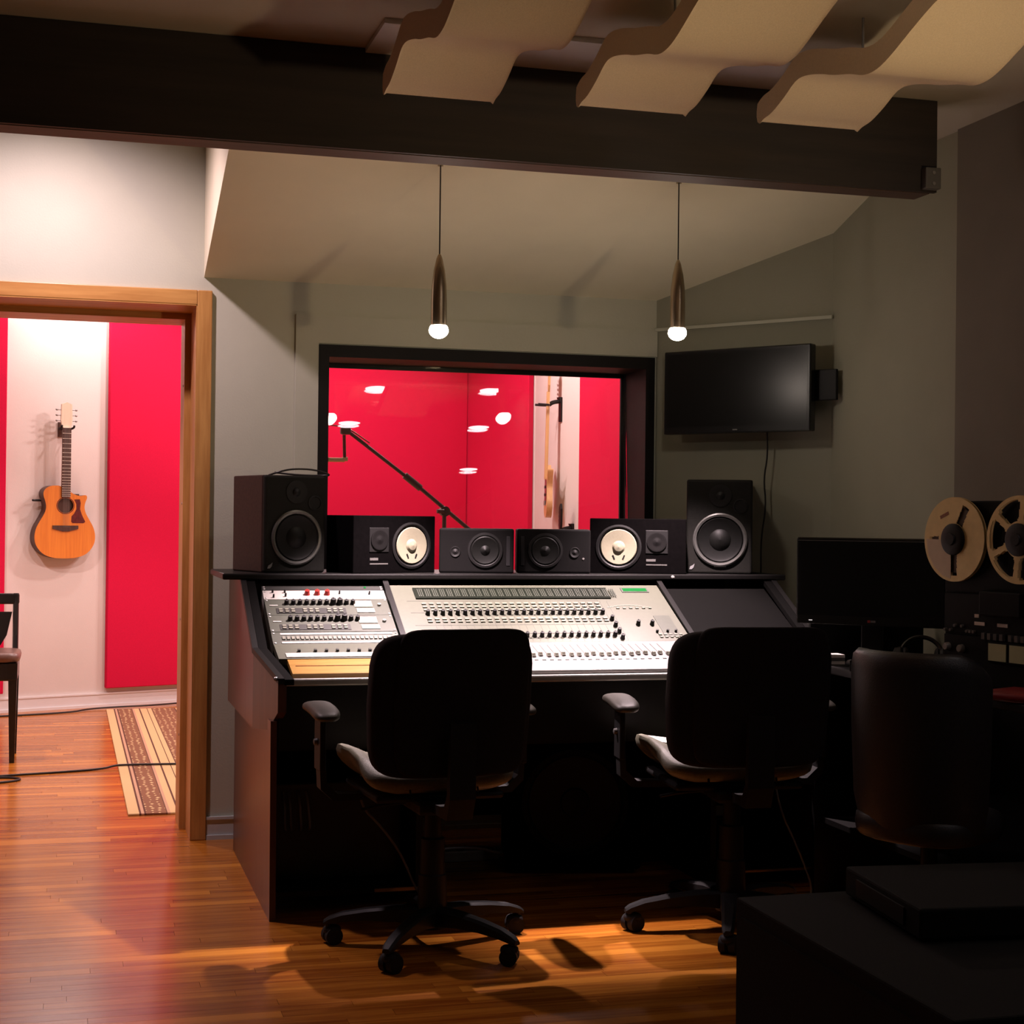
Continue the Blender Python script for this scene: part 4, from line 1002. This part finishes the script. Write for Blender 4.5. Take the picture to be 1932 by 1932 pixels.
hp = thing('headphones', 'black headphones lying on the side desk below the monitor', 'headphones', (2.90, 4.99, SDZ), R(-30))
MB().tube([(-0.075, 0, 0.03), (-0.072, 0.03, 0.08), (-0.04, 0.05, 0.115), (0, 0.055, 0.125), (0.04, 0.05, 0.115), (0.072, 0.03, 0.08), (0.075, 0, 0.03)], 0.008, 8, 2).build('headband', M_bezel, hp, True)
for s in (-1, 1):
    c = MB().lathe([(0.04, 0), (0.045, 0.01), (0.04, 0.03), (0.02, 0.038)], 20, Matrix.Translation((s * 0.062, 0, 0.0465)) @ Matrix.Rotation(s * PI / 2, 4, 'Y')).build('ear_cup', M_black, hp, True)
    MB().pad(0.044, 0.044, 0.014, 0.8, 1, 20, 8, None, Matrix.Translation((s * 0.055, 0, 0.046)) @ Matrix.Rotation(PI / 2, 4, 'Y')).build('ear_cushion', M_blacksoft, c, True)
bx = thing('paper_stack', 'small stack of pale paper on the side desk beside the right office chair', 'paper', (2.752, 5.42, SDZ), R(-8))
for i, (m, z) in enumerate(((M_paper, 0), (M_grey, 0.012), (M_paper, 0.024))):
    MB().box(-0.05 + 0.006 * i, 0.05, -0.06, 0.06 - 0.02 * i, z, z + 0.011).build('sheet', m, bx)
dv = thing('disk_drive', 'small black box with a pale front at the edge of the side desk', 'device', (2.765, 5.115, SDZ), R(-35))
MB().rbox(-0.06, 0.06, -0.08, 0.08, 0, 0.04, 0.004).build('case', M_black, dv)
MB().box(-0.03, 0.055, -0.082, -0.08, 0.008, 0.034).build('front_label', M_paper, dv)
MB().lathe([(0.007, 0), (0.006, 0.004)], 10, Matrix.Translation((0.03, 0.05, 0.04))).build('lit_button', M_led, dv)
rd = thing('red_tray', 'dark red rounded tray at the right edge in front of the tape machine', 'tray', (2.80, 4.18, SDZ), R(-65))
MB().rbox(-0.10, 0.16, -0.14, 0.06, 0, 0.028, 0.013, 4).build('tray', M_redglossy, rd, True)
cl = tag(MB().pad(0.05, 0.04, 0.012, 0.5, 0.5, 20, 8, None, Matrix.Translation((2.84, 4.16, SDZ + 0.041))).build('cloth', M_blue, None, True), 'dark blue cloth lying on the red tray', 'cloth')

# ------------------------------------------------------------------ foreground, bottom right
fc_ = thing('low_cabinet', 'low black cabinet in the near right corner', 'cabinet', (1.79, 3.20, 0))
OFF = fc_.location
MB(OFF).rbox(1.60, 2.35, 2.62, 3.62, 0.02, 0.50, 0.006).build('body', M_case, fc_)
MB(OFF).box(1.594, 1.601, 2.66, 3.58, 0.06, 0.46).build('side_panel', M_case, fc_)
for x in (1.66, 2.29):
    for y in (2.68, 3.56): MB(OFF).cyl((x, y, 0), (x, y, 0.02), 0.025).build('foot', M_blacksoft, fc_)
eq = thing('flat_case', 'flat black equipment case lying on the low cabinet', 'case', (2.08, 3.30, 0.50), R(-6))
MB().rbox(-0.24, 0.24, -0.20, 0.24, 0.006, 0.075, 0.006).build('case', M_case, eq)
MB().box(-0.245, -0.24, -0.12, 0.16, 0.02, 0.06).build('front_panel', M_black, eq)
for x in (-0.2, 0.2):
    for y in (-0.16, 0.2): MB().cyl((x, y, 0), (x, y, 0.007), 0.015, n=10).build('foot', M_blacksoft, eq)
bn = thing('padded_bench', 'black padded bench with rounded corners at the bottom right edge', 'bench', (1.62, 2.30, 0))
MB().pad(0.36, 0.26, 0.05, 0.35, 0.25, 36, 12, None, Matrix.Translation((0.03, 0, 0.46))).build('cushion', M_leatherblack, bn, True, 60)
MB().box(-0.28, 0.34, -0.20, 0.20, 0.36, 0.415).build('frame', M_black, bn)
for x in (-0.26, 0.32):
    for y in (-0.18, 0.18): MB().cyl((x, y, 0), (x, y, 0.36), 0.018, n=10).build('leg', M_black, bn)

# ------------------------------------------------------------------ live room: guitars, stand, chair, rug, leads
def frame_on_wall(p, t, n):
    """matrix with x along the wall, y into the wall, z up"""
    return Matrix(((t.x, -n.x, 0, p[0]), (t.y, -n.y, 0, p[1]), (0, 0, 1, p[2]), (0, 0, 0, 1)))
P0 = GA + GD * (-0.912); ga = thing('acoustic_guitar', 'amber acoustic guitar with cutaway hanging on the white wall', 'guitar', (P0.x + GN.x * 0.055, P0.y + GN.y * 0.055, 1.105), math.atan2(GD.y, GD.x))
# outline of the top, x right, z up from the bottom of the body
half = [(0, 0), (0.08, 0.004), (0.15, 0.03), (0.198, 0.09), (0.212, 0.155), (0.198, 0.225), (0.165, 0.285), (0.138, 0.335), (0.130, 0.375), (0.138, 0.415)]
rightc = half + [(0.150, 0.440), (0.146, 0.462), (0.128, 0.463), (0.105, 0.455), (0.07, 0.462), (0.035, 0.482), (0.03, 0.495)]
leftc = [(-x, z) for x, z in half] + [(-0.150, 0.450), (-0.152, 0.480), (-0.135, 0.510), (-0.10, 0.527), (-0.05, 0.53), (-0.03, 0.522)]
def smooth2(p, it=2):
    for _ in range(it):
        q = []
        for a, b_ in zip(p, p[1:] + p[:1]): q += [(a[0] * .75 + b_[0] * .25, a[1] * .75 + b_[1] * .25), (a[0] * .25 + b_[0] * .75, a[1] * .25 + b_[1] * .75)]
        p = q
    return p
outl = smooth2(rightc + leftc[:0:-1])
HX, HZ, HR = -0.0, 0.385, 0.055
def ringface(out, yy, hole_c, hr):
    """flat plate with a round hole: outline joined to a circle"""
    n = len(out); v = [(x, yy, z) for x, z in out]; 
    for x, z in out:
        a = math.atan2(z - hole_c[1], x - hole_c[0]); v.append((hole_c[0] + hr * math.cos(a), yy, hole_c[1] + hr * math.sin(a)))
    return v, [(i, (i + 1) % n, n + (i + 1) % n, n + i) for i in range(n)]
v, f = ringface(outl, -0.050, (HX, HZ), HR); v2, f2 = ringface(outl, -0.046, (HX, HZ), HR)
mb = MB().add(v, f).add(v2, f2)
mb.build('top_plate', M_spruce, ga)
n = len(outl); mb = MB(); v = [(x, -0.0465, z) for x, z in outl] + [(x, 0.05, z) for x, z in outl]
mb.add(v, [(i, (i + 1) % n, n + (i + 1) % n, n + i) for i in range(n)] + [tuple(n + i for i in range(n))]).build('back_and_sides', M_rosewood, ga)
MB().lathe([(0.062, 0), (0.062, 0.0008), (0.057, 0.0008), (0.057, 0)], 36, Matrix.Translation((HX, -0.050, HZ)) @ Matrix.Rotation(PI / 2, 4, 'X'), False).build('rosette', M_guard, ga)
MB().box(-0.10, 0.10, -0.03, -0.025, 0.30, 0.47).build('sound_hole_shade', M_rosewood, ga)  # dark sheet inside the body, stands in for shade behind the sound hole
pg = [(0.060, 0.430), (0.098, 0.432), (0.104, 0.405), (0.100, 0.36), (0.115, 0.315), (0.138, 0.268), (0.125, 0.258), (0.050, 0.258), (0.040, 0.268), (0.042, 0.308), (0.058, 0.325), (0.075, 0.36), (0.075, 0.395)]
MB().prism([(x, z) for x, z in pg], -0.0515, -0.0498, 'y').build('pickguard', M_guard, ga)
br = [(-0.088, 0.240), (0.088, 0.240), (0.088, 0.216), (0.05, 0.206), (0.02, 0.197), (-0.02, 0.197), (-0.05, 0.206), (-0.088, 0.216)]
MB().prism(br, -0.058, -0.0498, 'y').build('bridge', M_rosewood, ga)
MB().box(-0.03, 0.03, -0.062, -0.050, 0.445, 0.95).build('fingerboard', M_rosewood, ga)
fb = MB().box(-0.030, 0.030, -0.064, -0.062, -0.0014, 0.0014).build('fret', M_ivory, ga)
zn = 0.95; scale_ = 0.95 - 0.225
for i in range(1, 21):
    z = zn - scale_ * (1 - 2 ** (-i / 12))
    q = fb if i == 1 else put(fb, parent=ga); q.location = (0, 0, z)
MB().prism([(-0.027, 0.48), (0.027, 0.48), (0.022, 0.96), (-0.022, 0.96)], -0.050, -0.032, 'y').build('neck', M_maple, ga)
MB().prism([(-0.030, 0.952), (0.030, 0.952), (0.040, 1.00), (0.036, 1.12), (0.0, 1.135), (-0.036, 1.12), (-0.040, 1.00)], -0.055, -0.040, 'y').build('headstock', M_ivorypale, ga)
MB().box(-0.026, 0.026, -0.064, -0.055, 0.948, 0.954).build('nut', M_ivory, ga)
pegm = MB().cyl((0, 0, 0), (0.022, 0, 0), 0.004, n=8).pad(0.010, 0.006, 0.008, 1, 1, 10, 6, None, Matrix.Translation((0.028, 0, 0))).build('tuning_peg', M_silver, ga, True)
for i, (s, z) in enumerate(((1, 1.0), (1, 1.04), (1, 1.08), (-1, 1.0), (-1, 1.04), (-1, 1.08))):
    q = pegm if i == 0 else put(pegm, parent=ga); q.location = (s * 0.038, -0.047, z); q.rotation_euler = (0, 0, 0 if s > 0 else PI)
mb = MB()
for i in range(6): mb.cyl((-0.020 + 0.008 * i, -0.066, 0.225), (-0.017 + 0.0068 * i, -0.066, 0.952), 0.0006, n=5)
mb.build('strings', M_silver, ga)
MB().cyl((-0.215, -0.02, 0.42), (-0.155, -0.0, 0.42), 0.008, n=8).build('strap_button', M_black, ga)
ga.scale = (1.08, 1.0, 1.0)
hg = thing('guitar_hanger', 'dark wall hanger holding the neck of the acoustic guitar', 'hanger', (P0.x, P0.y, 2.05), math.atan2(GD.y, GD.x))
MB().rbox(-0.03, 0.03, -0.012, 0, -0.06, 0.05, 0.004).build('wall_plate', M_rosewood, hg)
for s in (-1, 1):
    MB().tube([(0, -0.01, 0.0), (0, -0.035, 0.0), (s * 0.045, -0.055, -0.002), (s * 0.045, -0.13, 0.004), (s * 0.046, -0.14, 0.02)], 0.008, 8, 1).build('yoke_arm', M_blacksoft, hg, True)

def electric(label, hl, y, zb, body_m, guard_m, lean, off=0.10, head_m=None):
    """guitar on the side wall x = 3.70, face to -x"""
    o = thing('electric_guitar', label, 'guitar', (3.70 - off, y, zb), -PI / 2, 'electric guitars on the live room side wall')
    o.rotation_euler = (R(lean), 0, -PI / 2 + R(hl))
    out = smooth2([(0, 0), (0.10, 0.01), (0.155, 0.06), (0.165, 0.12), (0.14, 0.19), (0.12, 0.24), (0.13, 0.29), (0.165, 0.36), (0.16, 0.385), (0.13, 0.36), (0.08, 0.315), (0.03, 0.32), (-0.03, 0.34), (-0.07, 0.38), (-0.12, 0.42), (-0.155, 0.415), (-0.15, 0.36), (-0.13, 0.28), (-0.125, 0.22), (-0.15, 0.15), (-0.165, 0.09), (-0.14, 0.03)])
    MB().prism(out, -0.022, 0.022, 'y').build('body', body_m, o)
    MB().prism(smooth2([(-0.09, 0.12), (0.08, 0.10), (0.10, 0.18), (0.08, 0.29), (0.0, 0.31), (-0.10, 0.36), (-0.08, 0.25)]), -0.026, -0.0222, 'y').build('pickguard', guard_m, o)
    MB().box(-0.04, 0.04, -0.034, -0.022, 0.10, 0.135).build('bridge', M_silver, o)
    for z in (0.17, 0.23): MB().rbox(-0.038, 0.038, -0.032, -0.024, z, z + 0.022, 0.004).build('pickup', M_black, o)
    MB().prism([(-0.028, 0.30), (0.028, 0.30), (0.021, 0.98), (-0.021, 0.98)], -0.036, -0.012, 'y').build('neck', M_maple, o)
    MB().prism([(-0.022, 0.98), (0.022, 0.98), (0.045, 1.03), (0.05, 1.15), (0.02, 1.19), (-0.03, 1.16), (-0.035, 1.03)], -0.028, -0.012, 'y').build('headstock', head_m or M_maple, o)
    for i in range(4):
        MB().cyl((-0.03, -0.02, 1.03 + i * 0.032), (-0.065, -0.02, 1.03 + i * 0.032), 0.005, n=8).pad(0.009, 0.005, 0.011, 1, 1, 10, 6, None, Matrix.Translation((-0.07, -0.02, 1.03 + i * 0.032))).build('tuning_peg', M_silver, o, True)
    return o
electric('pale wooden electric guitar seen edge-on in the window, hanging on the white wall', -13, 11.80, 1.44, M_maple, M_guard, -1)
electric('white and dark electric guitar behind the edge-on one, low in the window', -8, 11.47, 0.36, M_ivory, M_guard, 0, 0.08, M_black)
def hanger2(label, y, z):
    h = thing('guitar_hanger', label, 'hanger', (3.70, y, z), -PI / 2)
    MB().prism([(-0.012, 0.02), (-0.012, -0.13), (-0.0, -0.13), (0, 0.06), (-0.03, 0.06)], -0.03, 0.03, 'x').build('wall_plate', M_black, h)
    MB().tube([(0, -0.01, 0.03), (0, -0.07, 0.02), (0, -0.10, 0.0)], 0.016, 8, 1).build('arm', M_black, h, True)
    for s in (-1, 1): MB().tube([(0, -0.10, 0), (s * 0.04, -0.12, -0.004), (s * 0.042, -0.20, 0.0)], 0.009, 8, 1).build('yoke_arm', M_blacksoft, h, True)
hanger2('dark wall hanger holding the pale electric guitar in the window', 11.80, 2.32)
hanger2('dark wall hanger holding the white electric guitar low in the window', 11.47, 1.34)

ms = thing('boom_stand', 'dark microphone boom stand reaching across the window', 'mic stand', (2.02, 8.5, 0))
OFF = Vector(ms.location)
tip, cl1, cl2, tail = Vector((1.455, 8.5, 1.895)), Vector((1.825, 8.5, 1.621)), Vector((2.0, 8.5, 1.465)), Vector((2.25, 8.5, 1.28))
MB(OFF).cyl(tip, cl1, 0.010, n=12).cyl(cl1, tail, 0.011, n=12).build('boom_arm', M_boom, ms, True)
MB(OFF).cyl(cl1 - Vector((0.05, 0, -0.038)), cl1 + Vector((0.04, 0, -0.032)), 0.019, n=14).build('boom_sleeve', M_boom, ms, True)
MB(OFF).cyl(cl2 - Vector((0, 0.025, 0)), cl2 + Vector((0, 0.02, 0)), 0.028, n=16).cyl(cl2 - Vector((0.05, 0.035, -0.0)), cl2 - Vector((0.01, 0.035, 0)), 0.012).build('clutch', M_boom, ms, True)
MB(OFF).cyl((2.0, 8.5, 0.06), (2.0, 8.5, 0.9), 0.016).cyl((2.0, 8.5, 0.9), (2.0, 8.5, 1.46), 0.012).build('pole', M_boom, ms, True)
for k in range(3):
    a = k * 2 * PI / 3 + 0.4
    MB(OFF).tube([(2.0, 8.5, 0.13), (2.0 + 0.36 * math.cos(a), 8.5 + 0.36 * math.sin(a), 0.012)], 0.011).build('leg', M_boom, ms)
MB(OFF).cyl(tail - Vector((0.04, 0, -0.03)), tail + Vector((0.03, 0, -0.022)), 0.03).build('counterweight', M_boom, ms, True)
MB(OFF).rbox(1.42, 1.475, 8.475, 8.525, 1.872, 1.915, 0.010).build('swivel_clamp', M_boom, ms)
mc = thing('microphone', 'tan studio microphone in its mount at the end of the boom', 'microphone', (1.444, 8.5, 1.735))
MB().cyl((0, 0, 0.015), (-0.004, 0, 0.135), 0.009).build('mount_stem', M_guard, mc)
MB().cyl((-0.012, 0, 0.005), (0.016, 0, 0.005), 0.012).cyl((-0.09, 0, 0.0), (0.0, 0, 0.0), 0.012).build('mount_arm', M_tan, mc, True)
MB().lathe([(0.001, -0.10), (0.022, -0.098), (0.026, -0.08), (0.026, 0.06), (0.024, 0.11), (0.012, 0.13), (0.001, 0.132)], 24, Matrix.Translation((-0.115, 0, -0.02))).build('body', M_tan, mc, True)
cable('thin red lead running to the microphone boom tip', [(1.0, 8.5, 1.92), (1.25, 8.5, 1.925), (1.40, 8.5, 1.92), (1.46, 8.5, 1.908), (1.52, 8.5, 1.87), (1.58, 8.5, 1.83)], 0.004, M_redknob)

ch = thing('black_chair', 'black wooden chair partly cut by the left picture edge', 'chair', (-0.465, 9.72, 0), R(0))
def legm(x, y, tp=1): return MB().add([(x - .026, y - .026, 0.57), (x + .026, y - .026, 0.57), (x + .026, y + .026, 0.57), (x - .026, y + .026, 0.57), (x - .014, y - .014, 0), (x + .014, y - .014, 0), (x + .014, y + .014, 0), (x - .014, y + .014, 0)], [(0, 1, 2, 3), (7, 6, 5, 4), (0, 4, 5, 1), (1, 5, 6, 2), (2, 6, 7, 3), (3, 7, 4, 0)])
for x in (-0.19, 0.185):
    for y in (-0.19, 0.19): legm(x, y).build('leg', M_bezel, ch)
MB().rbox(-0.215, 0.21, -0.215, 0.215, 0.47, 0.57, 0.008).build('seat_rail', M_bezel, ch)
MB().pad(0.225, 0.225, 0.032, 0.4, 0.3, 28, 10, None, Matrix.Translation((0, 0, 0.60))).build('seat', M_chairseat, ch, True, 60)
for x in (-0.185, 0.185):
    MB().tube([(x, 0.20, 0.55), (x, 0.225, 0.70), (x, 0.24, 0.95)], 0.017, 8).build('back_post', M_bezel, ch)
MB().rbox(-0.21, 0.205, 0.222, 0.252, 0.885, 0.95, 0.01).build('back_rail', M_bezel, ch)
MB().prism([(-0.21, 0.64), (0.10, 0.64), (0.135, 0.70), (0.165, 0.84), (-0.21, 0.84)], 0.225, 0.245, 'y').build('back_panel', M_bezel, ch)

rg = tag(MB().rbox(0, 1.30, 0, 4.22, 0, 0.010, 0.003).build('rug', M_rug), 'tan and brown patterned rug seen through the doorway', 'rug')
rg.location = (0.302, 7.735, 0)
cable('black lead across the live room floor and over the rug edge', [(-1.2, 8.75, 0.006), (-0.6, 8.95, 0.006), (-0.32, 9.03, 0.006), (0.0, 9.10, 0.006), (0.22, 9.17, 0.006), (0.28, 9.21, 0.016), (0.33, 9.22, 0.018), (0.62, 9.20, 0.0175), (1.2, 9.15, 0.0175)], 0.006)
cable('looped end of black lead on the live room floor by the left edge', [(-0.75, 8.80, 0.006), (-0.45, 8.96, 0.006), (-0.28, 8.98, 0.006), (-0.20, 8.90, 0.006), (-0.27, 8.82, 0.006), (-0.45, 8.76, 0.006), (-0.8, 8.7, 0.006)], 0.006)
cable('black lead along the skirting below the guitar', [(-1.6, 11.42, 0.006), (-0.42, 11.70, 0.006), (0.05, 11.84, 0.006), (0.18, 12.00, 0.010), (0.40, 12.06, 0.014), (0.62, 12.08, 0.016), (0.9, 12.25, 0.016)], 0.006)
